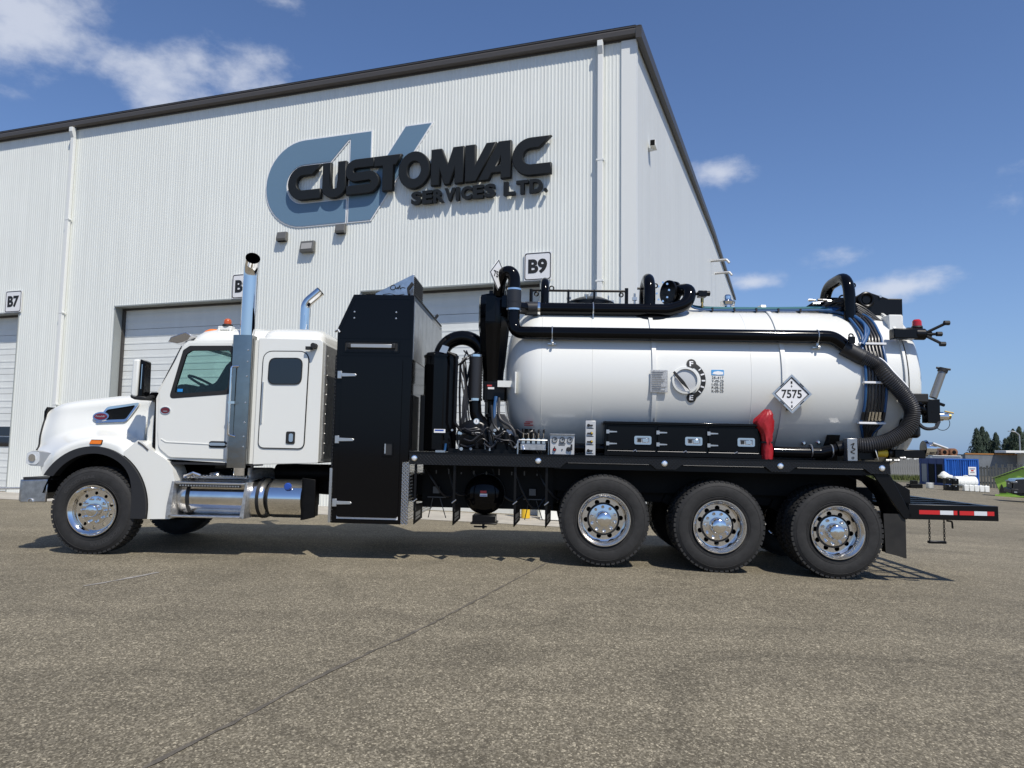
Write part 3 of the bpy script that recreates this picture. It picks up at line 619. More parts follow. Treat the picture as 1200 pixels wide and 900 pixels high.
# ---------------- hood and front fender
WC = (.0, .545)
def lerpt(x, t):
    for (a, b), (c, d) in zip(t, t[1:]):
        if x <= c: return b+(d-b)*max(0, (x-a)/(c-a))
    return t[-1][1]
def ztop(x): return lerpt(x, [(-.67, 1.80), (-.55, 1.84), (-.28, 1.905), (.0, 1.955), (.25, 1.985), (.53, 2.0)])
def shear(x, y): return x-.33*sstep(.06, .50, min(y, PW-y))*(1-sstep(-.66, .25, x))-.12*sstep(.15, .45, min(y, PW-y))*sstep(.1, .5, x)
def zlow(x):
    if x < -.60: return .93
    q = .735**2-(x-WC[0])**2
    return max(.93 if x < 0 else .5, WC[1]+math.sqrt(max(q, 0)))
hx = [-.665, -.655, -.63, -.59, -.55, -.5, -.44, -.38, -.3, -.2, -.1, 0, .1, .2, .28, .36, .42, .48, .53]
rows = []
for x in hx:
    nose = 1-sstep(-.68, -.52, x); zt = ztop(x)-.02*nose; zl = zlow(x)
    if x > .36: zl = max(zl, 1.20+(x-.36)*.9)
    col = []; K = 20
    for k in range(K):
        t = k/(K-1); z = zl+(zt-.13-zl)*t; r = math.hypot(x-WC[0], (z-WC[1])*.98)
        yh = .40+.10*sstep(1.35, 1.8, z)+.10*(1-sstep(-.66, -.42, x))
        yf = .075+.10*(1-sstep(-.67, -.48, x))
        col.append((x, yf+(yh-yf)*sstep(.80, .98, r)*sstep(1.02, 1.30, z if x > -.3 else z+.0), z))
    yb = col[-1][1]
    for k in range(1, 7):
        q = k/6*pi/2; col.append((x, yb+.20*(1-math.cos(q))+.0, zt-.13+.13*math.sin(q)))
    col.append((x, .95, zt+.012)); col.append((x, PW/2, zt+.018))
    rows.append(col)
rows = [[(shear(a, b), b, c) for a, b, c in r] for r in rows]
hb = MB().grid(rows); hb2 = [[(a, PW-b, c) for a, b, c in r] for r in rows]; hb.grid(hb2)
fr = rows[0]; hb.add(fr+[(a, PW-b, c) for a, b, c in fr[::-1]], [tuple(range(2*len(fr)))])
hood = part('hood', hb, WHITE, T, smooth=50)
rear_c = rows[-1]; part('nose_seam', MB().tube([(a-.004, b-.006, c) for a, b, c in rows[0] if 1.22 < c < ztop(-.66)-.03], .011, 8), PRINT, hood)
rear_c = rows[-1]; part('hood_rear_lip', MB().grid([[(a, b, c) for a, b, c in rear_c], [(a+.01, b+.07, c-.012) for a, b, c in rear_c]]), WHITE, hood, smooth=50)
part('grille_surround', MB().prism([(-1.018, 1.22), (-.99, 1.22), (-.985, 1.70), (-.972, 1.775), (-.985, 1.79), (-1.015, 1.73)], .56, PW-.56), BLACK, hood, bevel=.006)
gs = MB().box(-1.008, -.995, .66, PW-.66, 1.10, 1.70); part('grille', gs, CHROME, hood)
for i in range(11): part('grille_bar', MB().box(-1.015, -1.008, .68+i*.107, .695+i*.107, 1.12, 1.68), CHROME, hood)
# side grille opening, chrome frame, oval emblem
def hside(x, z):
    r = math.hypot(x-WC[0], (z-WC[1])*.98); yh = .40+.10*sstep(1.35, 1.8, z); return .075+(yh-.075)*sstep(.80, .98, r)*sstep(1.02, 1.30, z)
def hmap(off): return lambda x, y, z: (x, hside(x, z)+y-off, z)
inner = rpoly([(-.22, 1.625), (.14, 1.645), (.245, 1.83), (-.12, 1.765)], [.02, .05, .015, .06])
outer = rpoly([(-.25, 1.59), (.15, 1.61), (.30, 1.865), (-.13, 1.80)], [.02, .07, .02, .07])
def place(me, fn):
    for v in me.vertices: v.co = fn(*v.co)
    return me
part('side_grille', place(shape_mesh([inner], -.004, .004), hmap(.012)), DARK, hood, smooth=0)
part('side_grille_frame', place(shape_mesh([outer, inner[::-1]], -.012, .004), hmap(.014)), CHROME, hood, smooth=0)
def oval(x, z, rx, rz, name, m_, off, th, fn): return part(name, place(shape_mesh([arc(x, z, rx, 0, 352, 28, rz)], -th, 0), fn(off)), m_, hood, smooth=0)
oval(-.185, 1.675, .105, .058, 'emblem_bezel', CHROME, .022, .015, hmap); oval(-.185, 1.675, .083, .040, 'emblem', MAROON, .040, .004, hmap)
part('emblem_lettering', place(text_mesh('Peterbilt', -.245, 1.662, .12, .026, -.0445, .002, .02), lambda x, y, z: (x, hside(-.185, 1.675)+y+.0, z)), ZINC, hood, smooth=0)
mk = part('side_marker_lamp', place(shape_mesh([rpoly([(-.07, 1.325), (.075, 1.325), (.085, 1.37), (-.045, 1.37)], .01)], -.02, 0), lambda x, y, z: (x, .078+y, z)), AMBER, hood, smooth=0)
part('lamp_base', place(shape_mesh([rpoly([(-.08, 1.317), (.083, 1.317), (.094, 1.378), (-.052, 1.378)], .012)], -.008, 0), lambda x, y, z: (x, .078+y, z)), PLASTIC, hood, smooth=0)
for x, z in ((-.66, 1.60), (-.655, 1.555)): part('hood_rivet', MB().lathe([(0, .009), (-.004, .008), (-.006, 0)], (x, hside(x+.2, z)+.01, z), 'y', 8), CHROME, hood)
# black fender flare band and wheel well liner
def band(cx, cz, ro, ri, a0, a1, rox=None, rix=None):
    o = [(cx+(rox or ro)*math.cos(rad(a)), cz+ro*math.sin(rad(a))) for a in [a0+(a1-a0)*k/30 for k in range(31)]]
    i = [(cx+(rix or ri)*math.cos(rad(a)), cz+ri*math.sin(rad(a))) for a in [a0+(a1-a0)*k/30 for k in range(31)]]
    return o+i[::-1]
flare = [(.705, .44)]+[(WC[0]+.70*math.cos(rad(a)), WC[1]+.752*math.sin(rad(a))) for a in range(0, 146, 5)]+[(-.60, .93), (-.57, .93)]+[(WC[0]+.015+(.60-.1*sstep(60, 0, a))*math.cos(rad(a)), WC[1]+.665*math.sin(rad(a))) for a in range(145, -1, -5)]+[(.515, .44)]
part('fender_flare', shape_mesh([flare], .035, .16), PLASTIC, T, smooth=0)
ff = part('fender_flare', shape_mesh([flare], .035, .16), PLASTIC, T, smooth=0); ff.location = (0, PW-.195, 0)
ln = [(.66*math.cos(rad(a)), WC[1]+.70*math.sin(rad(a))) for a in range(-8, 170, 6)]
for y0, y1 in ((.10, .75), (PW-.75, PW-.1)): part('wheel_well', MB().grid([[(x, y, z) for x, z in ln] for y in (y0, y1)]), DARK, T)
part('wheel_well_wall', MB().prism([(-.6, .6), (.7, .6), (.7, 1.25), (-.6, 1.25)], .76, .79), DARK, T)
# rear part of the fender, with step skirt
fex = [(.36, 1.235), (.53, 1.385), (.585, 1.36), (.70, 1.27), (.86, 1.175), (.93, 1.12), (.985, 1.03), (1.015, .90), (1.01, .46), (.98, .445), (.705, .435)]+[(WC[0]+.71*math.cos(rad(a)), WC[1]+.76*math.sin(rad(a))) for a in range(0, 62, 5)]
part('rear_fender', place(shape_mesh([fex], .0, .34), lambda x, y, z: (x, .075+y*1.0, z)), WHITE, T, smooth=0, bevel=.045, seg=3)
part('rear_fender', place(shape_mesh([fex], .0, .34), lambda x, y, z: (x, PW-.415+y*1.0, z)), WHITE, T, smooth=0, bevel=.045, seg=3)
part('fender_seam_strip', MB().tube([(.535, .07, 1.36), (.60, .07, 1.32), (.665, .07, 1.265)], .009, 6), PLASTIC, T)
# headlight and bumper
hl = part('headlight', place(shape_mesh([rpoly([(-.91, 1.065), (-.90, 1.205), (-.84, 1.225), (-.60, 1.20), (-.55, 1.185), (-.70, 1.035), (-.86, 1.04)], .03)], 0, .34), lambda x, y, z: (x+.0, .17+y, z)), mat('headlight_housing', (.55, .55, .54), .3, .6), T, smooth=0, bevel=.02)
part('lens', place(shape_mesh([rpoly([(-.925, 1.06), (-.915, 1.20), (-.86, 1.215), (-.765, 1.21), (-.755, 1.09), (-.79, 1.055)], .035)], 0, .30), lambda x, y, z: (x, .163+y, z)), LENS, hl, smooth=0, bevel=.015)
part('reflector', MB().lathe([(0, .0), (-.012, .03), (-.02, .045)], (-.84, .168, 1.14), 'y', 16), CHROME, hl)
hl2 = share(hl, T, (0, 1.76, 0))
part('bumper', MB().prism([(-.94, .59), (-.935, .865), (-.60, .88), (-.61, .60)], .13, .16).prism([(-.98, .60), (-.975, .87), (-.93, .87), (-.935, .60)], .16, PW-.16).prism([(-.94, .59), (-.935, .865), (-.60, .88), (-.61, .60)], PW-.16, PW-.13), STEEL, T, bevel=.012)
part('bumper_top', MB().box(-.93, -.56, .15, PW-.15, .87, .90), PLASTIC, T); part('tow_hook', MB().torus((-.80, .125, .605), .035, .009, 'y', 14, 6, 0, pi), ZINC, T)
part('front_crossmember', MB().box(-.62, -.40, .3, PW-.3, .62, .9), FRAME, T, bevel=.03)
# ---------------- cab
C0, C1 = .12, PW-.12
win = rpoly([(.885, 1.915), (1.645, 1.985), (1.655, 2.47), (1.61, 2.545), (1.10, 2.535), (1.03, 2.49)], [.05, .10, .05, .03, .05, .05])
cab_o = rpoly([(.735, 1.165), (1.965, 1.115), (1.965, 2.64), (1.05, 2.62), (.735, 1.985), (.70, 1.90)], [.08, .01, .01, .05, .03, .05])
cab = part('cab_body', shape_mesh([cab_o, win[::-1]], C0, C0+.05), WHITE, T, smooth=0, bevel=.008)
cf = part('cab_side', shape_mesh([cab_o, win[::-1]], C1-.05, C1), WHITE, cab, smooth=0)
# roof: stacked rounded sections
def rstack(levels, rr=.16, n=6):                  # levels: (z, x0, x1, y0, y1)
    rows = []
    for z, x0, x1, y0, y1 in levels:
        r = min(rr, (x1-x0)/2.01, (y1-y0)/2.01); rows.append([(x, y, z) for x, y in rrect(x0, x1, y0, y1, r, n)]+[(x1-r+r, y1-r, z)])
    mb = MB().grid(rows); mb.add(rows[-1][:-1], [tuple(range(len(rows[-1])-1))]); return mb
part('cab_roof', rstack([(2.575, 1.03, 1.97, C0+.01, C1-.01), (2.63, 1.05, 1.97, C0+.015, C1-.015), (2.70, 1.09, 1.97, C0+.05, C1-.05), (2.76, 1.14, 1.96, C0+.12, C1-.12), (2.81, 1.22, 1.95, C0+.25, C1-.25), (2.84, 1.34, 1.94, C0+.40, C1-.40)]), WHITE, cab, smooth=50)
part('cab_floor', MB().box(.75, 1.97, C0+.05, C1-.05, 1.13, 1.20), DARK, cab); part('firewall', MB().box(.66, .72, C0+.05, C1-.05, 1.15, 1.92), DARK, cab)
part('cowl', MB().prism([(.50, 1.20), (.50, 1.88), (.58, 1.955), (.75, 1.985), (.75, 1.2)], .36, PW-.36), WHITE, cab, bevel=.03)
part('cowl_side', MB().prism([(.52, 1.30), (.52, 1.87), (.72, 1.90), (.76, 1.30), (.72, 1.2)], .27, .37), WHITE, cab, bevel=.02)
part('mirror_mount', MB().prism([(.56, 1.87), (.735, 1.885), (.755, 1.98), (.60, 1.975)], .16, .37), BLACK, cab, bevel=.01)
part('windshield', MB().add([(.735, C0+.08, 1.975), (.735, C1-.08, 1.975), (1.06, C1-.12, 2.61), (1.06, C0+.12, 2.61)], [(0, 1, 2, 3)]), GLASS, cab, smooth=0)
part('windshield_pillar', MB().tube([(.715, C0+.03, 1.97), (1.035, C0+.04, 2.60)], .028, 8), WHITE, cab); part('windshield_pillar', MB().tube([(.715, C1-.03, 1.97), (1.035, C1-.04, 2.60)], .028, 8), WHITE, cab)
part('wiper_arm', MB().tube([(.70, C0+.02, 1.965), (.98, C0+.00, 2.55)], .007, 6), PLASTIC, cab)
for y in (C0-.018, C1): 
    dr = rpoly([(.775, 1.30), (.92, 1.185), (1.70, 1.175), (1.72, 1.2), (1.72, 2.60), (1.09, 2.595), (.99, 2.52), (.745, 1.985), (.755, 1.5)], [.12, .12, .02, .02, .04, .12, .06, .04, .04])
    d = part('cab_door', shape_mesh([dr, rpoly([(.865, 1.895), (1.665, 1.968), (1.675, 2.48), (1.62, 2.565), (1.09, 2.555), (1.01, 2.50)], [.05, .10, .05, .03, .05, .05])[::-1]], y, y+.018), WHITE, T, smooth=0, bevel=.005)
    gk = rpoly([(.868, 1.898), (1.662, 1.97), (1.672, 2.48), (1.618, 2.562), (1.092, 2.552), (1.014, 2.498)], [.05, .10, .05, .03, .05, .05])
    wi = rpoly([(.925, 1.955), (1.60, 2.012), (1.62, 2.46), (1.585, 2.505), (1.12, 2.495), (1.055, 2.45)], [.04, .09, .05, .03, .05, .05])
    part('window_gasket', shape_mesh([gk, wi[::-1]], y-.004, y+.03), PRINT, d, smooth=0)
    part('window_glass', shape_mesh([wi], y+.012, y+.016), GLASS, d, smooth=0)
    if y < 1:
        part('door_crease', MB().prism([(.80, 1.395), (.86, 1.36), (1.72, 1.335), (1.72, 1.35), (.87, 1.375), (.80, 1.41)], y-.006, y+.001), WHITE, d, bevel=.003)
        hh = part('door_handle_recess', shape_mesh([rrect(1.40, 1.625, 1.31, 1.39, .035)], y-.005, y+.002), PRINT, d, smooth=0)
        part('door_handle', shape_mesh([rrect(1.415, 1.61, 1.335, 1.37, .016)], y-.022, y-.006), CHROME, d, smooth=0, bevel=.004)
        part('door_emblem', shape_mesh([arc(.835, 1.752, .060, 0, 350, 24, .042)], y-.006, y), MAROON, d, smooth=0); part('door_emblem_rim', shape_mesh([arc(.835, 1.752, .066, 0, 350, 24, .047), arc(.835, 1.752, .058, 0, 350, 24, .040)[::-1]], y-.008, y), CHROME, d, smooth=0)
        part('emblem_print', MB().box(.81, .86, y-.0075, y-.005, 1.738, 1.747), ZINC, d, smooth=0)
        part('blue_sticker', MB().box(.965, 1.03, y+.006, y+.0105, 1.985, 2.02), mat('blue_sticker', (.02, .25, .65), .5), d, smooth=0)
part('sill_strip', MB().box(.86, 2.0, C0-.01, C0+.2, 1.10, 1.125), PLASTIC, cab)
# interior
it = part('dashboard', MB().prism([(.76, 1.20), (.76, 2.0), (.80, 2.10), (.93, 2.11), (.98, 2.0), (1.0, 1.2)], C0+.3, C1-.06), SEATM, cab, bevel=.03)
sw_ = part('steering_wheel', MB().torus((0, 0, 0), .215, .016, 'z', 32, 8), PRINT, cab, loc=(1.06, .62, 2.13), rot=(0, rad(28), 0))
part('steering_column', MB().tube([(.9, .62, 1.9), (1.05, .62, 2.12)], .035, 8), PRINT, cab)
for y in (.42, 1.55):
    part('seat', MB().prism([(1.02, 1.45), (1.72, 1.45), (1.74, 2.3), (1.66, 2.52), (1.52, 2.48), (1.40, 2.36), (1.27, 2.12), (1.02, 2.07)], y, y+.48), SEATM, cab, bevel=.05)
part('rear_panel', MB().prism([(1.62, 1.95), (1.70, 2.35), (1.72, 2.55), (1.95, 2.55), (1.95, 1.2), (1.72, 1.2)], C0+.055, C0+.11), SEATM, cab)
# visor, marker lamps, beacon
part('sun_visor', MB().add([(.80, C0+.0, 2.60), (.84, C0-.02, 2.66), (1.02, C0-.01, 2.725), (1.10, C0-.01, 2.69), (1.05, C0, 2.62), (.92, C0, 2.585)]+[(.80, C1+.0, 2.60), (.84, C1+.02, 2.66), (1.02, C1+.01, 2.725), (1.10, C1+.01, 2.69), (1.05, C1, 2.62), (.92, C1, 2.585)],
    [(0, 1, 2, 3, 4, 5), (11, 10, 9, 8, 7, 6)]+[(i, i+6, (i+1) % 6+6, (i+1) % 6) for i in range(6)]), mat('smoked_chrome_visor', (.6, .61, .66), .12, 1), cab, smooth=30, bevel=.008)
for y in (.35, .75, 1.22, 1.69, 2.1): part('roof_marker_lamp', MB().lathe([(0, .06), (.03, .055), (.05, .035), (.055, 0)], (0, 0, 0), 'z', 14).xf(lambda a, b, c, y=y: (1.22+a*1.5+(c*.8), y+b, 2.775+c*1.1+(.02 if .5 < y < 2 else -.03))), AMBER, cab)
bc = part('beacon_bracket', MB().box(1.35, 1.53, .28, .38, 2.785, 2.835).box(1.355, 1.38, .26, .28, 2.70, 2.80).box(1.50, 1.525, .26, .28, 2.70, 2.80), TRIM, T, bevel=.006)
part('base', MB().lathe([(0, .065), (.025, .062), (.03, .05)], (1.45, .33, 2.835), 'z', 20), PRINT, bc); part('dome', MB().lathe([(0, .047), (.04, .047), (.062, .038), (.073, .022), (.075, 0)], (1.45, .33, 2.862), 'z', 20), ORANGE, bc)
# mirror
mr_ = part('mirror_housing', MB().prism([(.465, 1.93), (.475, 2.36), (.555, 2.36), (.55, 1.90), (.50, 1.90)], -.06, .13), WHITE, T, bevel=.035, seg=3)
part('mirror_face', MB().prism([(.555, 1.90), (.56, 2.365), (.615, 2.34), (.625, 1.91)], -.05, .12), BLACK, mr_, bevel=.012); part('mirror_base', MB().prism([(.46, 1.925), (.47, 1.89), (.52, 1.87), (.66, 1.868), (.66, 1.905), (.56, 1.925)], -.05, .12), PRINT, mr_, bevel=.012)
part('mirror_glass', MB().box(.59, .598, -.055, -.048, 2.0, 2.3), CHROME, mr_); part('mirror_arm', MB().tube([(.60, .05, 1.90), (.66, .26, 1.92)], .03, 8), PRINT, mr_)
m2 = share(mr_, T, (0, 2.40, 0))
# ---------------- sleeper
sl = part('sleeper', MB().prism(rpoly([(1.955, 1.115), (2.755, 1.15), (2.755, 2.655), (1.955, 2.665)], [.01, .02, .06, .01]), .10, PW-.10), WHITE, T, bevel=.035, seg=3)
part('sleeper_roof', rstack([(2.63, 1.96, 2.745, .115, PW-.115), (2.70, 1.965, 2.735, .13, PW-.13), (2.755, 1.98, 2.71, .18, PW-.18), (2.80, 2.0, 2.66, .28, PW-.28), (2.83, 2.03, 2.58, .42, PW-.42), (2.845, 2.1, 2.45, .6, PW-.6)], .15, 8), WHITE, sl, smooth=60)
sdo = rpoly([(2.02, 1.325), (2.57, 1.325), (2.585, 2.50), (2.03, 2.495)], [.07, .07, .12, .12], 7)
part('door_seal', shape_mesh([grow(sdo, .012), sdo[::-1]], .090, .101), PRINT, sl, smooth=0)
part('sleeper_door', shape_mesh([sdo], .086, .101), WHITE, sl, smooth=0, bevel=.005)
part('sleeper_window', shape_mesh([rpoly([(2.105, 2.10), (2.505, 2.105), (2.51, 2.415), (2.11, 2.41)], .085, 7)], .079, .087), DGLASS, sl, smooth=0)
part('window_trim', shape_mesh([rpoly([(2.095, 2.09), (2.515, 2.095), (2.52, 2.425), (2.10, 2.42)], .09, 7), rpoly([(2.107, 2.102), (2.503, 2.107), (2.508, 2.413), (2.112, 2.408)], .085, 7)[::-1]], .077, .087), PRINT, sl, smooth=0)
part('door_latch', shape_mesh([rrect(2.355, 2.465, 1.375, 1.525, .02)], .078, .087), PRINT, sl, smooth=0); part('latch_handle', shape_mesh([rrect(2.395, 2.445, 1.40, 1.50, .02)], .066, .079), CHROME, sl, smooth=0)
part('door_hinge', MB().box(2.035, 2.05, .070, .088, 1.62, 2.12), ZINC, sl)
part('rear_skin', MB().box(2.757, 2.764, .20, PW-.2, 1.2, 2.60), DULL, sl)
rv = None
for k in range(2):
    for i in range(11):
        l = (2.772, .26+k*.5, 1.27+i*.12)
        if rv is None: rv = part('rivet', MB().lathe([(0, .008), (.004, .006), (.005, 0)], axis='x', seg=6), DULL, sl, loc=l)
        else: share(rv, sl, l)
part('sleeper_camera', MB().lathe([(0, .03), (.09, .035), (.1, 0)], (2.66, .0, 2.57), 'y', 14).box(2.56, 2.64, .03, .07, 2.52, 2.56).tube([(2.66, .09, 2.58), (2.60, .06, 2.54)], .012, 6), PRINT, sl)
# ---------------- exhaust stacks
def stack(y, full, name='exhaust_stack'):
    tx = Vector((.50, -.95 if y < 1 else .0, 0)).normalized()
    base = [(1.78, y, .98 if full else 1.6), (1.78, y, 3.40)]
    R = .088 if full else .078; P = [Vector(p) for p in base]; el = []
    n = 7; bend = .13; topz = 3.44 if full else 3.44
    P[-1] = Vector((1.78, y, topz))
    for k in range(1, n+1):
        q = k/n*rad(66 if full else 50); el.append(Vector((1.78, y, topz))+tx*(bend*(1-math.cos(q))*1.6)+Vector((0, 0, bend*1.5*math.sin(q))))
    d = (el[-1]-el[-2]).normalized(); el.append(el[-1]+d*(.05 if full else .20))
    path = P+el
    mb = MB().tube(path, R, 24, cap=False); n_ = len(path)
    s = part(name, mb, CHROME, T, smooth=60)
    part('bore', MB().tube([p for p in path[-5:]], R-.006, 24, cap=False), DARK, s, smooth=60)
    c = path[-3]; part('bore_end', MB().tube([path[-4], path[-4]+(path[-3]-path[-4])*.2], R-.008, 20), DARK, s)
    return s
s1 = stack(.17, True); s2 = stack(2.30, False)
sh = MB(); hs = []
hs = [(1.66, .17), (1.66, .04), (1.664, .025), (1.675, .013), (1.69, .006), (1.74, -.002), (1.785, -.004), (1.83, -.002), (1.885, .006), (1.90, .016), (1.905, .03), (1.905, .17)]
sh.grid([[(x, y, z) for x, y in hs] for z in (1.075, 1.3, 1.7, 2.1, 2.4, 2.685)])
shield = part('heat_shield', sh, mat('polished_shield', (.30, .30, .29), .10, 1, var=(5, .12), bump=(3.5, .12)), T, smooth=50)
part('grab_handle', MB().tube(fillet([(1.76, .0, 2.30), (1.70, -.06, 2.29), (1.70, -.06, 1.47), (1.76, .0, 1.45)], .03), .013, 8), CHROME, shield)
part('handle_bracket', MB().box(1.68, 1.76, -.065, .0, 1.84, 1.87), CHROME, shield)
for z in (2.5, 2.36, 2.18, 1.86, 1.62, 1.45, 1.33): part('shield_bolt', MB().lathe([(0, .012), (-.008, .01), (-.01, 0)], (1.868, .002, z), 'y', 8), ZINC, shield)
part('exhaust_pipe', MB().tube(fillet([(1.80, .3, 1.12), (1.80, .3, .99), (1.95, .75, .98)], .12), .085, 16), DULL, T)
part('muffler', MB().lathe([(0, .1), (.02, .12), (1.1, .12), (1.12, .1)], (2.0, .8, 1.0), 'x', 16), FRAME, T)
# ---------------- fuel tank, steps, fluid tank
ft = part('fuel_tank', MB().lathe([(0, 0), (.01, .17), (.05, .235), (.10, .245), (1.05, .245), (1.10, .235), (1.14, .17), (1.15, 0)], (.985, .40, .705), 'x', 40).xf(lambda x, y, z: (x, .40+(y-.40)*1.18, z)), POL, T, smooth=50)
def dtread(x0, x1, y0, y1, z, nm='step_tread'):
    s = part(nm, MB().box(x0, x1, y0, y1, z-.03, z), POL, ft, bevel=.006)
    return s
dtread(1.0, 1.885, .06, .34, .895); dtread(.975, 1.895, .03, .30, .500)
part('perforated_strip', MB().box(1.09, 1.84, .052, .08, .835, .865), PRINT, ft); part('perforated_strip', MB().box(1.03, 1.85, .022, .034, .482, .492), DULL, ft)
for x0, sl_ in ((.955, .02), (1.885, 0)):
    part('step_bracket', MB().prism([(x0+.05, .90), (x0+.075, .90), (x0+.055, .47), (x0-.005, .47), (x0, .60)] if sl_ else [(x0+.02, .90), (x0+.045, .90), (x0+.02, .47), (x0-.03, .47), (x0-.03, .5)], .03, .30), DULL, ft, bevel=.004)
for i in range(22):
    x = 1.10+i*.034; part('grip_stud', MB().lathe([(0, .010), (-.006, .009), (-.007, 0)], (x, .052, .85), 'y', 6), ZINC, ft) if i % 1 == 0 else None
for x in (2.00,): part('tank_strap', MB().lathe([(0, .252), (.04, .252)], (x, .40, .705), 'x', 40).xf(lambda a, y, z: (a, .40+(y-.40)*1.18, z)), PRINT, ft)
part('tank_strap', MB().lathe([(0, .250), (.045, .250)], (1.14, .40, .705), 'x', 40).xf(lambda a, y, z: (a, .40+(y-.40)*1.18, z)), PRINT, ft)
part('battery_box_cover', MB().box(1.05, 1.85, .20, .60, .93, .975), DIA, ft, bevel=.01)
part('valve_fitting', MB().tube([(1.10, .15, .95), (1.22, .12, 1.0), (1.30, .14, .97)], .022, 8).tube([(1.40, .2, .99), (1.52, .15, 1.0)], .02, 8).torus((1.5, .16, .985), .05, .01, 'z', 14, 6), POL, ft)
df = part('fluid_tank', MB().lathe([(0, .0), (.0, .24), (.40, .24), (.40, 0)], (2.155, .40, .705), 'x', 48).xf(lambda x, y, z: (x, .40+(y-.40)*1.22, z)), CHROME, T, smooth=40)
part('filler_cap', MB().lathe([(0, .045), (-.02, .045), (-.035, .035), (-.036, 0)], (2.385, .155, .86), 'y', 20), BLUECAP, df); part('tank_strap', MB().lathe([(0, .235), (.04, .235), ], (2.13, .40, .705), 'x', 40).xf(lambda x, y, z: (x, .40+(y-.40)*1.22, z)), PRINT, df)
part('end_bracket', MB().prism([(2.556, .46), (2.61, .47), (2.73, .50), (2.72, .95), (2.556, .97)], .14, .17).box(2.556, 2.60, .14, .70, .47, .96), FRAME, T, bevel=.006)
# ---------------- black cabinet
K0, K1 = .0, PW-.02
cb_o = [(2.965, .455), (2.955, 2.78), (3.135, 3.20), (3.875, 3.20), (3.875, 1.19), (3.80, 1.19), (3.80, .455)]
cbn = part('equipment_cabinet', MB().prism(cb_o, K0, K1), BLACK, T, bevel=.008)
part('seam_trim', MB().box(3.0, 3.87, -.006, .0, 2.455, 2.475), BLACK, cbn)
cd = part('cabinet_door', shape_mesh([rrect(3.035, 3.765, .53, 2.415, .03)], -.018, -.002), BLACK, cbn, smooth=0, bevel=.004)
for z in (2.215, 1.44, .695):
    part('hinge', MB().box(2.985, 3.035, -.03, -.002, z-.045, z+.045).prism([(3.035, z-.022), (3.20, z-.016), (3.22, z), (3.20, z+.016), (3.035, z+.022)], -.028, -.018), ZINC, cbn, bevel=.003)
la = part('latch_recess', shape_mesh([rrect(3.565, 3.69, 1.255, 1.425, .012), rrect(3.58, 3.675, 1.27, 1.41, .01)[::-1]], -.028, -.018), BLACK, cbn, smooth=0)
part('latch_plate', MB().box(3.58, 3.675, -.0195, -.0175, 1.27, 1.41), PRINT, cbn); part('latch_grip', MB().box(3.585, 3.60, -.030, -.02, 1.285, 1.40), ZINC, cbn)
part('white_stripe', MB().box(3.035, 3.765, -.0215, -.0195, .508, .545).xf(lambda x, y, z: (x, y+.018, z)), WPRINT, cbn)
lr = part('light_recess', MB().box(3.05, 3.71, -.004, .0, 2.50, 2.63), PRINT, cbn); part('recess_frame', shape_mesh([rrect(3.04, 3.72, 2.49, 2.64, .01), rrect(3.06, 3.70, 2.51, 2.62, .01)[::-1]], -.012, 0), BLACK, cbn, smooth=0)
part('light_bar', MB().box(3.13, 3.63, -.035, -.004, 2.545, 2.59), mat('light_bar_lens', (.42, .42, .41), .25, .5), cbn, bevel=.006); [part('light_bar_end', MB().box(q, q+.04, -.04, -.004, 2.54, 2.60), PRINT, cbn, bevel=.006) for q in (3.09, 3.63)]
for x, z in ((3.155, 2.985), (3.155, 2.91), (3.665, 2.985), (3.665, 2.91)): part('bolt', MB().lathe([(0, .012), (-.008, .010), (-.01, 0)], (x, 0, z), 'y', 8), ZINC, cbn)
part('upper_frame_line', shape_mesh([[(2.985, 2.66), (2.985, 2.78), (3.15, 3.16), (3.845, 3.16), (3.845, 2.66)], [(3.0, 2.675), (3.0, 2.775), (3.16, 3.145), (3.83, 3.145), (3.83, 2.675)][::-1]], -.004, .001), BLACK, cbn, smooth=0)
part('corner_guard', MB().box(3.80, 3.885, -.004, .03, .46, 1.185), DIA, cbn); part('side_guard', MB().box(3.801, 3.805, .03, K1, .46, 1.185), DIA, cbn); part('edge_guard', MB().box(2.945, 2.964, -.004, .05, .46, 2.45) , DIAB, cbn); part('edge_guard_foot', MB().box(2.935, 2.966, -.012, .05, .46, 1.1), DIA, cbn)
part('tie_down', MB().tube([(2.93, .0, 2.74), (2.97, -.02, 2.76), (2.99, -.02, 2.73)], .014, 6), ZINC, cbn)
for i in range(8):                               # stainless panels on the rear face, above the machinery
    y0 = .03+i*.295; part('stainless_panel', MB().box(3.877, 3.884, y0, y0+.285, 2.42, 3.13), mat('cabinet_stainless', (.48, .48, .47), .36, .9, var=(6, .2)), cbn, smooth=0)
part('top_edge', MB().tube([(3.87, .05, 3.215), (3.87, K1-.05, 3.215)], .012, 6), PRINT, cbn)
# sloped stainless housing on the roof
ws = part('roof_vent_housing', MB().prism([(3.36, 3.205), (3.36, 3.255), (3.83, 3.50), (3.83, 3.205)], .18, .85), STEEL, T, bevel=.004)
for i in range(11): part('louver', MB().box(3.831, 3.842, .22, .82, 3.22+i*.024, 3.232+i*.024), PRINT, ws)
part('script_mark', MB().tube(smoothpath([(3.605, .178, 3.345), (3.58, .178, 3.36), (3.55, .178, 3.345), (3.545, .178, 3.315), (3.57, .178, 3.30), (3.60, .178, 3.312), (3.605, .178, 3.335), (3.62, .178, 3.312), (3.635, .178, 3.335), (3.64, .178, 3.31), (3.66, .178, 3.355), (3.665, .178, 3.312), (3.69, .178, 3.33), (3.73, .178, 3.322)], 5), .006, 5), PRINT, ws)
part('script_flourish', MB().tube(smoothpath([(3.45, .178, 3.238), (3.54, .178, 3.25), (3.62, .178, 3.235), (3.72, .178, 3.245)]), .004, 5), PRINT, ws)
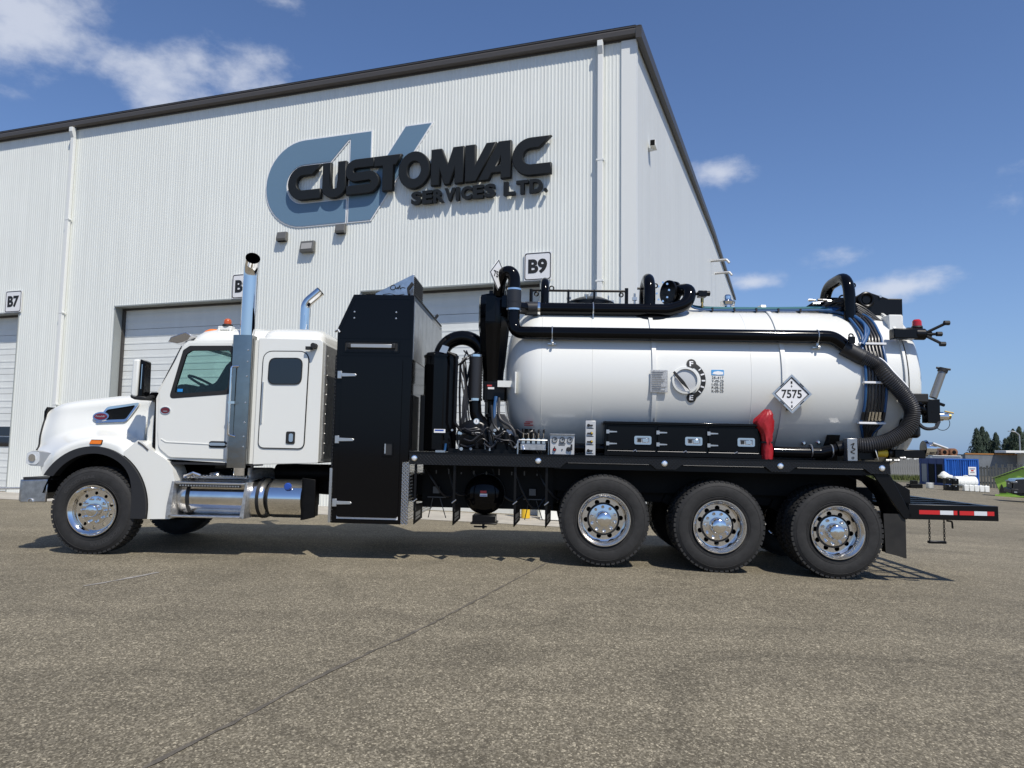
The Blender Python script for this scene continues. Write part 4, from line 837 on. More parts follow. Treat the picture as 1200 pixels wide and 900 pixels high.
for x, y in ((3.80, .06), (3.80, 2.2)): part('work_light', MB().prism([(x-.02, 3.22), (x-.03, 3.30), (x+.03, 3.38), (x+.05, 3.35), (x+.0, 3.28), (x+.01, 3.22)], y, y+.05), PRINT, T, bevel=.004)
# ---------------- deck
deck = part('deck', MB().box(3.90, 9.45, .04, PW-.04, 1.235, 1.285), FRAME, T)
fas = [(3.885, 1.165), (3.885, 1.305), (9.45, 1.305), (9.46, 1.17), (9.24, 1.17), (9.17, 1.225), (8.38, 1.225), (8.31, 1.17), (8.11, 1.17), (8.04, 1.225), (7.08, 1.225), (7.01, 1.17), (6.79, 1.17), (6.72, 1.225), (5.74, 1.225), (5.67, 1.165)]
part('deck_edge', shape_mesh([fas], -.02, .03), DIAB, T, smooth=0, bevel=.003); d2 = part('deck_edge', shape_mesh([fas], -.02, .03), DIAB, T, smooth=0); d2.location = (0, PW, 0)
part('deck_edge_backing', MB().box(5.6, 9.45, .032, .05, 1.15, 1.23), SATIN, T)
for x0, x1 in ((5.76, 6.70), (7.10, 8.02), (8.40, 9.15)): part('deck_lip', MB().tube([(x0, -.015, 1.222), (x1, -.015, 1.222)], .0045, 6), mat('pale_black_edge', (.10, .10, .10), .4, .3), T)  # lit line along the lower trim put into the tubes' paler colour
part('deck_top_lip', MB().box(3.885, 9.45, -.028, .03, 1.300, 1.312), SATIN, T)
ml = None
for x in (3.945, 5.41, 6.88, 8.21, 9.36):
    if ml is None:
        ml = part('marker_lamp', MB().lathe([(0, .034), (-.008, .034), (-.012, .026)], axis='y', seg=20), CHROME, T, loc=(x, -.02, 1.238)); part('lens', MB().lathe([(-.006, .026), (-.018, .022), (-.022, 0)], axis='y', seg=20), LENS, ml)
    else:
        c = share(ml, T, (x, -.02, 1.238)); share(ml.children[0], c, (0, 0, 0))
# hanging plates under the deck
hp = None
for x in (3.955, 4.42, 5.14, 5.51):
    if hp is None:
        hp = part('hanging_bracket', MB().box(-.012, .016, -.01, .02, .62, 1.165), SATIN, T, loc=(x, .03, 0))
        part('flap', MB().add([(-.01, 0, .70), (.05, .22, .70), (.05, .22, .52), (-.01, 0, .46), (.0, -.008, .70), (.06, .215, .70), (.06, .215, .52), (.0, -.008, .46)], [(0, 1, 2, 3), (7, 6, 5, 4), (0, 4, 5, 1), (1, 5, 6, 2), (2, 6, 7, 3), (3, 7, 4, 0)]), SATIN, hp)
        part('flap_label', MB().add([(.012, .03, .60), (.046, .16, .62), (.046, .16, .575), (.012, .03, .545), (.012, .03, .535), (.046, .16, .565), (.046, .16, .54), (.012, .03, .505)], [(0, 1, 2, 3), (4, 5, 6, 7)]), ZINC, hp, smooth=0)
        part('clip', MB().tube([(-.02, -.015, .72), (.03, -.02, .76)], .007, 6), ZINC, hp)
    else:
        c = share(hp, T, (x, .03, 0))
        for ch in hp.children: share(ch, c, (0, 0, 0))
at_ = part('air_reservoir', MB().lathe([(0, 0), (.01, .08), (.035, .16), (.08, .22), (.13, .242), (1.0, .245), (1.06, .2), (1.08, 0)], (4.75, .24, .81), 'y', 40), BLACK, T, smooth=60)
part('warning_label', MB().box(4.71, 4.80, .236, .240, .79, .825), WPRINT, at_); part('warning_label', MB().box(4.715, 4.79, .236, .240, .83, .86), mat('label_red', (.5, .05, .05), .5), at_)
part('label_print', MB().box(4.715, 4.795, .2345, .2365, .795, .803), BLUECAP, at_, smooth=0)
part('drain_foot', MB().box(4.62, 4.90, .28, .6, .47, .56).box(4.60, 4.92, .26, .62, .455, .475).box(4.74, 4.77, .3, .36, .40, .46).tube([(4.64, .3, .425), (4.80, .3, .425)], .012, 6), SATIN, at_, bevel=.006)
part('reservoir_band', MB().lathe([(0, .25), (.03, .25)], (4.75, .5, .81), 'y', 36), SATIN, at_)
for x in (4.10, 5.30):
    part('valve_bracket', MB().box(x, x+.08, .5, .56, .80, .88).box(x-.07, x+.16, .52, .55, .745, .755).tube([(x+.0, .5, .74), (x-.05, .5, .5)], .006, 5).tube([(x+.09, .5, .74), (x+.17, .5, .5)], .006, 5), mat('dull_dark_hardware', (.12, .12, .12), .45, .6), T, smooth=0)
for i in range(10):
    r = random.Random(40+i); x = 4.0+i*.155; part('fitting', MB().tube([(x, .35, 1.10+r.uniform(-.03, .03)), (x, .35, 1.05)], .009, 6), mat('dull_dark_hardware', (.12, .12, .12)), T)
for k in range(6):
    r = random.Random(k); x = 4.0+k*.28; part('under_deck_line', MB().tube(smoothpath([(x, .5, 1.12), (x+.1, .45, .9+r.uniform(-.1, .1)), (x+.25, .5, .72+r.uniform(-.1, .1)), (x+.4, .6, .8)]), .013, 6), HOSE, T)
part('skid_plate', MB().box(3.95, 5.6, .60, .63, .62, 1.16), FRAME, T)
# ---------------- rear fender brace, mudflap, tail platform
for y0, y1 in ((.0, .04), (PW-.04, PW)):
    part('fender_brace', MB().prism([(9.27, 1.168), (9.46, 1.168), (9.695, .70), (9.635, .66), (9.60, .68)], y0, y1), SATIN, T, bevel=.004)
    part('tank_cradle_plate', MB().prism([(9.46, 1.15), (9.52, 1.15), (9.80, .985), (9.80, .83), (9.66, .83)], y0+.25 if y0 < 1 else y0-.25, y1+.26 if y0 < 1 else y1-.24), SATIN, T, bevel=.004)
for y0 in (.02, PW-.64):
    part('mudflap', MB().box(9.62, 9.632, y0, y0+.6, .22, .72).prism([(9.385, .72), (9.62, .72), (9.62, .225), (9.40, .275)], y0, y0+.012), FLAP, T)
    part('quarter_fender', MB().grid([[(9.16+.0, y, 1.165), (9.40, y, 1.06), (9.55, y, .90), (9.62, y, .70)] for y in (y0, y0+.62)]), SATIN, T)
TP = part('tail_platform', MB().box(9.66, 10.66, .0, .06, .665, .835), SATIN, T, bevel=.006)
part('tail_platform_rail', MB().box(9.66, 10.66, PW-.06, PW, .665, .835), SATIN, TP, bevel=.006); part('tail_beam', MB().box(10.58, 10.66, .062, PW-.062, .67, .83), SATIN, TP)
for x in (9.72, 10.1, 10.35): part('platform_crossbar', MB().box(x, x+.06, .062, PW-.062, .74, .80), SATIN, TP)
for y in (.45, .85, 1.25, 1.65, 2.05): part('platform_slat', MB().box(9.7, 10.58, y, y+.05, .80, .832), SATIN, TP)
part('grate', MB().box(9.72, 10.1, .3, .32, .803, .83).box(9.72, 10.1, .36, .38, .803, .83), SATIN, TP)
for x0, x1, m_ in ((9.775, 10.005, REFLR), (10.008, 10.155, REFLW), (10.158, 10.20, REFLR), (10.225, 10.385, REFLR), (10.388, 10.53, REFLW), (10.533, 10.61, REFLR)):
    part('reflective_tape', MB().box(x0, x1, -.0035, -.001, .725, .772), m_, TP, smooth=0)
lk = None
for x in (9.90, 10.065):
    for i in range(9):
        z = .645-i*.026; rot = (0, 0, 0) if i % 2 else (0, 0, pi/2)
        if lk is None: lk = part('chain_link', MB().torus((0, 0, 0), .014, .0042, 'y', 12, 5).xf(lambda a, b, c: (a*.75, b, c*1.25)), FRAME, TP, loc=(x, .03, z), rot=rot)
        else: share(lk, TP, (x, .03, z), rot)
part('step_bar', MB().box(9.885, 10.08, .01, .06, .395, .425), SATIN, TP, bevel=.006); part('latch_pin', MB().tube(fillet([(10.09, .02, .655), (10.15, .02, .65), (10.155, .02, .57)], .02), .010, 6), FRAME, TP)
part('receiver', MB().box(9.6, 10.1, 1.1, 1.34, .5, .66), FRAME, T)

# ---------------- the tank
TR, TZC, TYC = 1.03, 2.245, 1.22
def ty(z, off=0.0, r=TR): return TYC-math.sqrt(max(.0, r*r-(z-TZC)**2))-off       # near surface of the tank at height z
def tmap(x, y, z): return (x, ty(z)+y, z)
head = [(.0, .0)]+[(.50*(1-math.cos(rad(a))), TR*math.sin(rad(a))**.72) for a in range(6, 91, 6)]
tp_ = [(4.93+h, r) for h, r in head]+[(9.50, TR)]
tank = part('tank', MB().lathe(tp_, (0, TYC, TZC), 'x', 96), TANKW, T, smooth=50)
part('tank_rear_course', MB().lathe([(9.50, .0), (9.50, TR-.004), (9.79, TR-.012), (9.79, 0)], (0, TYC, TZC), 'x', 96), TANKW, tank, smooth=50)
part('rear_door', MB().lathe([(9.806, 0), (9.806, TR-.01), (9.93, TR-.03), (9.97, TR-.07), (10.02, .78), (10.08, .5), (10.10, 0)], (0, TYC, TZC), 'x', 96), TANKW, tank, smooth=50)
part('door_gasket', MB().lathe([(9.78, TR-.02), (9.82, TR-.02)], (0, TYC, TZC), 'x', 96), PRINT, tank)
for x, r, w_ in ((6.79, .022, .05), (8.33, .022, .05), (9.50, .03, .045), (9.76, .02, .03)):
    part('ring', MB().lathe([(x-w_/2, TR-.01), (x-w_/2, TR+r), (x+w_/2, TR+r), (x+w_/2, TR-.01)], (0, TYC, TZC), 'x', 96), TANKW, tank, smooth=30)
for x in (5.43, 6.05, 7.95): part('weld_seam', MB().lathe([(x-.006, TR-.002), (x, TR+.003), (x+.006, TR-.002)], (0, TYC, TZC), 'x', 96), TANKW, tank)
for x in (5.2, 6.3, 7.6, 8.9): part('tank_saddle', MB().prismx([(.42, 1.285), (PW-.42, 1.285), (PW-.30, 1.62), (.30, 1.62)], x, x+.12), FRAME, tank)
part('lower_rail', MB().tube([(5.5, .24, 1.40), (8.9, .24, 1.40)], .055, 12), BLACK, T)
part('front_stub_bracket', MB().box(4.88, 5.12, .45, .50, 2.14, 2.22), TANKW, tank); part('front_stub_plate', MB().box(5.10, 5.12, .30, .48, 2.05, 2.32), TANKW, tank, bevel=.006)
# gauge
gc = (7.16, 2.235)
gp_ = part('level_gauge', place(shape_mesh([arc(*gc, .162, 0, 354, 36), arc(*gc, .138, 0, 354, 36)[::-1]], -.030, .02), tmap), TANKW, T, smooth=0, bevel=.006)
part('dial', place(shape_mesh([arc(*gc, .139, 0, 354, 36)], -.006, -.002), tmap), mat('dial_grey', (.52, .53, .53), .3, 0, .5), gp_, smooth=0)
part('dial_white', place(shape_mesh([[(7.055, 2.265), (7.03, 2.22)]+arc(*gc, .128, 195, 300, 12)+[(7.19, 2.16)]], -.010, -.008), tmap), WPRINT, gp_, smooth=0)
part('gauge_needle', place(shape_mesh([[(7.025, 2.345), (7.005, 2.325), (7.10, 2.20), (7.215, 2.105), (7.135, 2.225)]], -.045, -.034), tmap), PRINT, gp_, smooth=0)
ga = part('gauge_scale', place(shape_mesh([stroke([(gc[0]+.215*math.cos(rad(a)), gc[1]+.215*math.sin(rad(a))) for a in range(-72, 73, 8)], .055)], -.006, -.002), tmap), PRINT, gp_, smooth=0)
for z, c_ in ((gc[1]+.205, 'F'), (gc[1]-.205, 'E')):
    part('scale_end', place(shape_mesh([arc(gc[0]+.075, z, .058, 0, 350, 20)], -.008, -.0065), tmap), PRINT, gp_, smooth=0)
    part('scale_letter', text_mesh(c_, gc[0]+.052, z-.031, .044, .062, -.0085, .002, .03, fn=tmap), WPRINT, gp_, smooth=0)
for a in (-38, -20, 0, 20, 38): part('scale_mark', place(shape_mesh([stroke([(gc[0]+(.2 if a % 20 else .193)*math.cos(rad(a)), gc[1]+.2*math.sin(rad(a))), (gc[0]+.236*math.cos(rad(a)), gc[1]+.236*math.sin(rad(a)))], .012 if a % 20 else .018)], -.0085, -.0065), tmap), WPRINT, gp_, smooth=0)
part('data_plate', place(shape_mesh([rrect(6.74, 6.945, 2.085, 2.355, .008)], -.035, -.03), tmap), PLATE, T, smooth=0)
pr = MB()
for i in range(11):
    r = random.Random(i); pr.box(6.755, 6.755+r.uniform(.10, .17), -.0375, -.0355, 2.10+i*.0225, 2.107+i*.0225)
part('engraved_lines', pr.xf(lambda x, y, z: tmap(x, y, z)), mat('engraving', (.16, .16, .16)), T, smooth=0)
part('plate_bracket', MB().tube([(6.80, .20, 2.07), (6.80, .30, 1.74)], .012, 8), ZINC, T)
st_ = part('inspection_decal', place(shape_mesh([rrect(7.47, 7.62, 2.305, 2.37, .006)], -.004, -.001), tmap), mat('decal_blue', (.07, .30, .60), .4), T, smooth=0)
part('decal_swoosh', place(shape_mesh([[(7.48, 2.32), (7.50, 2.345), (7.55, 2.355), (7.61, 2.345), (7.61, 2.315), (7.55, 2.31)]], -.0055, -.0045), tmap), WPRINT, st_, smooth=0)
text_lines(['25-417', 'V-05-25', 'I-05-25', 'P-05-25', 'K-05-25'], 7.475, 2.10, .14, .19, -.002, .002, 'decal_lettering', PRINT, st_, .0, tmap, .35)
# placard
def diamond(cx, cz, h): return [(cx, cz-h), (cx+h, cz), (cx, cz+h), (cx-h, cz)]
pc = (8.40, 2.09); py_ = .135
pf = part('placard', shape_mesh([diamond(*pc, .215)], py_, py_+.01), WPRINT, T, smooth=0)
part('placard_frame', shape_mesh([diamond(*pc, .235), diamond(*pc, .205)[::-1]], py_-.012, py_), ZINC, pf, smooth=0)
part('placard_border', shape_mesh([diamond(*pc, .200), diamond(*pc, .188)[::-1]], py_-.002, py_-.0005), PRINT, pf, smooth=0)
part('placard_lettering', text_mesh('7575', pc[0]-.118, pc[1]-.05, .236, .10, py_-.0005, .002, .02), PRINT, pf, smooth=0)
for dx, dz in ((-.115, .105), (.115, .105), (-.115, -.105), (.115, -.105)): part('placard_clip', MB().box(-.03, .03, -.01, .0, -.006, .006), PRINT, pf, loc=(pc[0]+dx, py_-.004, pc[1]+dz), rot=(0, rad(-45 if dx*dz < 0 else 45) , 0))
for dz, c_ in ((.135, 'I'), (.09, '+'), (-.10, '+'), (-.15, '8')): part('placard_mark', text_mesh(c_, pc[0]-.010, pc[1]+dz-.013, .02, .03, py_-.0005, .002, .01), PRINT, pf, smooth=0)
part('placard_mount', MB().box(8.37, 8.43, py_+.01, .26, 1.90, 1.98), FRAME, pf)
# small placard on the cyclone seen edge-on
p2 = part('small_placard', shape_mesh([diamond(0, 0, .20)], 0, .008), WPRINT, T, smooth=0, loc=(4.86, .42, 3.56), rot=(0, 0, rad(62)))
part('placard_border', shape_mesh([diamond(0, 0, .195), diamond(0, 0, .180)[::-1]], -.003, -.001), PRINT, p2, smooth=0); part('placard_lettering', text_mesh('7575', -.11, -.04, .22, .08, -.001, .002, .02), PRINT, p2, smooth=0)
# ---------------- tool boxes
bx_ = part('tool_box', MB().box(6.19, 8.03, .10, .42, 1.335, 1.695), BLACK, T, bevel=.008)
part('box_lid', MB().prism([(6.17, 1.69), (8.05, 1.69), (8.05, 1.722), (6.17, 1.722)], .055, .43), BLACK, bx_, bevel=.006)
part('box_base', MB().box(6.19, 8.03, .07, .12, 1.32, 1.36), BLACK, bx_)
for i, (x0, x1) in enumerate(((6.225, 6.785), (6.815, 7.38), (7.41, 7.99))):
    d = part('box_door', MB().box(x0, x1, .078, .099, 1.385, 1.675), BLACK, bx_, bevel=.006)
    xa = x1-.245; part('door_latch', shape_mesh([rrect(xa, xa+.20, 1.455, 1.555, .02), rrect(xa+.025, xa+.175, 1.475, 1.535, .012)[::-1]], .064, .078), CHROME, d, smooth=0, bevel=.003)
    part('latch_tray', MB().box(xa+.025, xa+.175, .0745, .0775, 1.475, 1.535), DULL, d); part('latch_paddle', MB().box(xa+.095, xa+.165, .066, .074, 1.482, 1.528), CHROME, d, bevel=.003); part('latch_lock', MB().box(xa+.04, xa+.08, .068, .074, 1.485, 1.525), PRINT, d)
    for z in (1.46, 1.60): part('hinge', MB().box(x0-.015, x0+.02, .064, .079, z-.022, z+.022).prism([(x0+.02, z-.010), (x0+.11, z-.006), (x0+.11, z+.006), (x0+.02, z+.010)], .068, .078), ZINC, d, smooth=0)
    part('door_chain_clip', MB().tube([(x0+.30, .075, 1.37), (x0+.33, .07, 1.39), (x0+.34, .075, 1.37)], .008, 6), ZINC, d)
    part('door_lower_lip', MB().tube([(x0, .074, 1.376), (x1, .074, 1.376)], .004, 6), mat('pale_black_edge', (.10, .10, .10), .4, .3), d)  # paler tube along the door's lower edge
# ---------------- controls on the deck
lv = part('valve_bank', MB().box(5.19, 5.50, .16, .28, 1.36, 1.44), DULL, T, bevel=.006)
part('valve_bank_frame', MB().tube(fillet([(5.16, .14, 1.31), (5.16, .14, 1.48), (5.53, .14, 1.48), (5.53, .14, 1.31)], .02), .008, 6), ZINC, lv)
kn = None
for i in range(5):
    x = 5.225+i*.061
    if kn is None:
        kn = part('valve_section', MB().box(-.019, .019, -.02, .02, 0, .06), POL, lv, loc=(x, .18, 1.44)); part('lever', MB().tube([(0, 0, .05), (0, -.01, .13)], .007, 8), CHROME, kn); part('knob', MB().lathe([(0, .008), (.02, .013), (.045, .012), (.05, .0)], (0, -.01, .125), 'z', 10), PRINT, kn)
    else:
        c = share(kn, lv, (x, .18, 1.44))
        for ch in kn.children: share(ch, c, (0, 0, 0))
cp = part('control_panel', MB().box(5.545, 5.835, .09, .13, 1.315, 1.555), mat('control_panel_silver', (.58, .58, .57), .38, .3), T, bevel=.006)
part('panel_hood', MB().box(5.54, 5.84, .06, .14, 1.553, 1.562), DULL, cp)
for x in (5.60, 5.69, 5.78):
    g_ = part('gauge', MB().lathe([(0, .032), (-.012, .032), (-.012, .026), (-.006, .024), (-.006, 0)], (x, .09, 1.49), 'y', 20), DULL, cp); part('gauge_ring', MB().torus((x, .079, 1.49), .030, .004, 'y', 20, 5), PRINT, g_); part('gauge_hand', MB().box(x-.002, x+.014, .079, .082, 1.488, 1.506), PRINT, g_)
part('rotary_switch', MB().lathe([(0, .022), (-.02, .018), (-.022, 0)], (5.60, .09, 1.375), 'y', 14).box(5.595, 5.605, .06, .075, 1.36, 1.41), PRINT, cp); part('rotary_switch', MB().lathe([(0, .028), (-.02, .022), (-.022, 0)], (5.765, .09, 1.38), 'y', 14).box(5.79, 5.81, .055, .075, 1.37, 1.44), PRINT, cp); part('push_button', MB().lathe([(0, .009), (-.01, .007)], (5.69, .09, 1.375), 'y', 10), PRINT, cp)
part('red_pointer', MB().prism([(5.585, 1.365), (5.615, 1.365), (5.60, 1.385)], .058, .06), RED, cp, smooth=0)
pr = MB()
for i in range(5): r = random.Random(i+9); pr.box(5.66-.03*r.random(), 5.71+.03*r.random(), .0885, .0898, 1.42+.008*i, 1.424+.008*i)
part('panel_print', pr, PRINT, cp, smooth=0)
sp_ = part('switch_plate', MB().box(5.965, 6.085, .09, .12, 1.315, 1.725), mat('control_panel_silver', (.58, .58, .57), .38, .3), T, bevel=.004)
for i, z in enumerate((1.67, 1.575, 1.475, 1.37)):
    part('switch', MB().lathe([(0, .018), (-.012, .018), (-.015, 0)], (6.00 if i % 3 == 0 else 6.035, .09, z), 'y', 12).box(5.985, 6.05, .07, .085, z-.008, z+.008), PRINT, sp_)
    part('switch_label', MB().box(5.985, 6.06, .0885, .0898, z-.04, z-.031), PRINT, sp_, smooth=0)
    if i in (1, 2): part('yellow_boot', MB().lathe([(0, .011), (-.02, .009), (-.022, 0)], (6.04, .088, z+.004), 'y', 10), YELLOW, sp_)
# ---------------- pump, silencer tank, cyclone and pipes between cabinet and tank
af = part('silencer_tank', MB().lathe([(0, 0), (0, .20), (.02, .215), (1.20, .215), (1.235, .20), (1.25, .12), (1.25, 0)], (4.155, .52, 1.32), 'z', 10), BLACK, T, smooth=20, bevel=.008)
part('silencer_box', MB().box(3.92, 4.05, .40, .85, 1.32, 2.02), SATIN, T, bevel=.008)
part('lid_bolt_ring', MB().lathe([(0, .222), (.025, .222)], (4.155, .52, 2.50), 'z', 32), BLACK, af); part('tag_plate', MB().box(4.12, 4.26, .298, .302, 1.55, 1.595), WPRINT, af); part('tag_print', MB().box(4.13, 4.24, .296, .2975, 1.572, 1.588), BLUECAP, af); part('mirror_plate', MB().prism([(4.16, 2.55), (4.25, 2.53), (4.28, 2.61), (4.20, 2.635)], .27, .275), ZINC, af)
part('side_handle', MB().tube(fillet([(4.26, .3, 2.55), (4.37, .3, 2.50), (4.38, .3, 2.42), (4.37, .3, 1.68), (4.45, .3, 1.58), (4.62, .3, 1.53)], .05), .018, 8), SATIN, T)
hp_c = (4.375, .90, 2.55)
loop = [(hp_c[0]+.285*math.cos(rad(a)), hp_c[1]-.0, hp_c[2]+.27*math.sin(rad(a))) for a in range(180, -1, -9)]
part('loop_pipe', MB().tube([(4.09, .9, 2.2)]+loop+[(4.66-.0, .9, 2.5)], .098, 20), BLACK, T, smooth=60)
hh = [Vector((4.63, .72, 2.58)), Vector((4.63, .70, 1.98))]
P = resample([(4.585, .62, 2.54), (4.585, .62, 1.98)], .016)
part('loop_pipe_drop', MB().tube(fillet([(4.655, .9, 2.56), (4.60, .70, 2.54), (4.585, .62, 2.50)], .1), .075, 16), BLACK, T)
ch_ = part('corrugated_hose', MB().tube(P, lambda i: .085+(.005 if i % 2 else -.004), 20), HOSE, T, smooth=60)
for z in (2.53, 1.97): part('hose_clamp', MB().lathe([(0, .092), (.03, .092)], (4.585, .62, z), 'z', 28), CHROME, ch_)
part('pump_elbow', MB().tube(fillet([(4.585, .62, 1.97), (4.60, .62, 1.78), (4.80, .64, 1.55), (4.84, .70, 1.35)], .15), .078, 16), BLACK, T)
part('guard_frame', MB().tube(fillet([(4.40, .5, 2.05), (4.40, .5, 2.42), (4.48, .5, 2.50)], .05), .014, 8).tube([(4.40, .5, 2.05), (4.42, .5, 1.6)], .014, 8).tube([(4.72, .55, 2.2), (4.72, .55, 1.95)], .012, 8), SATIN, T)
for i in range(9):
    r = random.Random(70+i); a0 = (4.30+r.random()*.3, .75+.2*r.random(), 2.65-r.random()*.2)
    part('cable', MB().tube(smoothpath([a0, (4.45+r.uniform(-.1, .1), .75, 2.45), (4.47+r.uniform(-.04, .04), .6, 2.0), (4.45+r.uniform(-.1, .1), .55, 1.55)]), .010, 6), HOSE, T)
pb = part('vacuum_pump', MB().lathe([(0, .18), (.02, .21), (.5, .21), (.53, .18), (.56, .08), (.60, .06)], (4.60, .42, 1.50), 'y', 24), SATIN, T)
for i in range(12): part('cooling_fin', MB().lathe([(0, .2), (0, .228), (.012, .228), (.012, .2)], (4.60, .46+i*.035, 1.50), 'y', 24), SATIN, pb)
part('pump_gearbox', MB().box(4.86, 5.14, .35, .8, 1.32, 1.62), SATIN, T, bevel=.03); part('pump_base', MB().box(4.3, 5.2, .3, 1.0, 1.30, 1.36), SATIN, T)
part('belt_guard', MB().prism([(4.80, 1.36), (5.13, 1.36), (5.16, 1.52), (4.98, 1.80), (4.88, 1.80), (4.78, 1.60)], .38, .42), mat('grey_guard', (.05, .05, .05), .4), T, bevel=.006)
for x, z, r in ((4.64, 1.70, .036), (4.94, 1.61, .032)):
    g_ = part('pressure_gauge', MB().lathe([(0, .8*r), (-.015, r), (-.03, r), (-.03, .85*r), (-.026, .8*r), (-.026, 0)], (x, .34, z), 'y', 20), CHROME, T); part('gauge_face', MB().lathe([(0, .82*r), (-.002, 0)], (x, .312, z), 'y', 20), WPRINT, g_); part('gauge_hand', MB().box(x-.002, x+.002, .306, .309, z-.005, z+.022), PRINT, g_)
part('white_label', MB().add([(5.02, .33, 1.545), (5.10, .33, 1.52), (5.09, .33, 1.59), (5.01, .33, 1.61)], [(0, 1, 2, 3)]), WPRINT, T, smooth=0); part('white_label', MB().box(4.87, 4.97, .33, .332, 1.455, 1.47), WPRINT, T, smooth=0)
r = random.Random(5)
fitm = (CHROME, ZINC, SATIN, SATIN, DULL)
for i in range(34):
    x, z, y = r.uniform(4.35, 5.16), r.uniform(1.34, 1.62), r.uniform(.2, .34); L_ = r.uniform(.015, .05)
    m_ = fitm[r.randrange(5)]
    if i % 3: part('pipe_fitting', MB().lathe([(0, L_*.6), (L_*.5, L_*.6), (L_*.5, L_*.42), (L_*1.6, L_*.42)], (x, y, z), 'xyz'[i % 3 if i % 3 else 1], 8), m_, T)
    else: part('hydraulic_line', MB().tube(smoothpath([(x, y, z), (x+.1, y-.03, z+r.uniform(-.1, .12)), (x+.22, y, z+r.uniform(-.1, .1)), (x+.3, y+.1, 1.33)]), r.uniform(.008, .014), 7), HOSE, T)
for pts, m_, rr in (([(4.42, .35, 1.33), (4.44, .33, 1.52), (4.56, .33, 1.55), (4.72, .33, 1.54), (4.76, .33, 1.33)], ZINC, .009), ([(4.82, .3, 1.90), (4.86, .28, 1.66), (5.02, .26, 1.50), (5.12, .28, 1.34)], HOSE, .016),
                    ([(4.90, .45, 2.0), (4.92, .36, 1.75), (5.08, .30, 1.62), (5.16, .26, 1.42)], HOSE, .020), ([(4.86, .5, 2.02), (4.85, .45, 1.85), (4.86, .4, 1.70)], BLUEH, .022), ([(4.26, .30, 1.33), (4.27, .30, 1.42)], BLUEH, .014), ([(5.1, .3, 1.38), (5.2, .2, 1.44), (5.24, .15, 1.36)], CHROME, .016), ([(5.12, .3, 1.52), (5.17, .26, 1.46), (5.12, .24, 1.38)], ZINC, .018)):
    part('hydraulic_line', MB().tube(smoothpath(pts), rr, 8), m_, T)
part('toolbox_bottle', MB().box(4.15, 4.27, .26, .34, 1.31, 1.335), ZINC, T)
cyc = part('cyclone', MB().lathe([(0, 0), (0, .10), (.02, .125), (.33, .140), (.37, .15), (.86, .195), (.90, .205), (1.28, .205), (1.31, .195), (1.31, 0)], (4.80, .75, 2.04), 'z', 12), BLACK, T, smooth=22, bevel=.004)
part('cyclone_panel', MB().box(4.70, 4.83, .540, .550, 2.98, 3.32), BLACK, cyc, bevel=.003); part('cyclone_top', MB().box(4.73, 4.95, .65, .85, 3.35, 3.41), BLACK, cyc, bevel=.01)
part('cyclone_catch_box', MB().box(4.685, 4.965, .58, .86, 1.98, 2.22), SATIN, cyc, bevel=.01)
part('warning_label', MB().box(4.74, 4.80, .572, .578, 2.155, 2.175), mat('label_red', (.5, .05, .05), .5), cyc, smooth=0); part('warning_label', MB().box(4.75, 4.83, .572, .578, 2.12, 2.145), WPRINT, cyc, smooth=0)
part('drain_valve', MB().lathe([(0, .05), (.05, .05), (.06, .08), (.09, .08), (.1, .05), (.2, .045), (.21, .07), (.25, .07), (.26, .04), (.42, .04)], (4.78, .72, 1.56), 'z', 14), SATIN, T)
# white stand posts seen through the gap behind
part('white_post', MB().box(4.66, 4.76, 1.25, 1.30, 1.35, 2.02), TANKW, T)
# U-bend, collar and the long pipe along the tank
R1 = .078
ub = [(4.86, .60, 3.35), (4.88, .52, 3.50), (4.93, .47, 3.585), (5.00, .43, 3.60), (5.055, .41, 3.54), (5.065, .40, 3.40), (5.065, .40, 3.14)]
part('u_bend_pipe', MB().tube(smoothpath(ub, 6), R1, 20), BLACK, T, smooth=60)
cl_ = part('pipe_sleeve', MB().lathe([(0, .092), (.28, .092)], (5.065, .40, 3.10), 'z', 28), HOSE, T)
for z in (3.10, 3.20, 3.355): part('hose_clamp', MB().lathe([(0, .095), (.022, .095)], (5.065, .40, z), 'z', 28), CHROME if z != 3.20 else HOSE, cl_)
E1 = ty(2.80)-.115                                # y of the long pipe axis
long_ = fillet([(5.065, .40, 3.12), (5.065, .38, 2.82), (5.35, E1, 2.795), (8.80, E1, 2.795)], .24, 10)
part('suction_pipe', MB().tube(long_, .078, 24), BLACK, T, smooth=60)
part('suction_pipe_bend', MB().tube(fillet([(8.79, E1, 2.795), (8.93, E1, 2.79), (9.10, .22, 2.66), (9.16, .20, 2.615)], .25, 8), .080, 24), BLACK, T, smooth=60)
dirn = Vector((.84, -.12, -.5)).normalized()
c0 = Vector((9.04, .22, 2.67)); c1 = c0+dirn*.25
cf_ = part('hose_cuff', MB().tube([c0, c1], .093, 24), PLASTIC, T, smooth=60)
part('cuff_latch', MB().box(9.06, 9.13, .08, .12, 2.70, 2.78).torus((9.09, .10, 2.79), .025, .009, 'y', 12, 5), SATIN, cf_)
hpath = smoothpath([c1-dirn*.05, c1+dirn*.18, (9.50, .09, 2.30), (9.67, .08, 2.10), (9.765, .08, 1.90), (9.70, .08, 1.70), (9.50, .09, 1.56), (9.30, .12, 1.505), (9.17, .17, 1.49), (9.08, .20, 1.475)], 10)
hp_ = resample(hpath, .0115)
part('corrugated_suction_hose', MB().tube(hp_, lambda i: .089+(.0055 if i % 2 else -.0045), 24), LHOSE, T, smooth=60)
part('hose_stripe_label', MB().tube([Vector(p)+Vector((.046, -.052, .060)) for p in hpath[8:30]], .010, 5), WPRINT, T)
part('lower_hose_cuff', MB().tube([(9.14, .20, 1.49), (8.95, .22, 1.45)], .088, 20), SATIN, T, smooth=60)
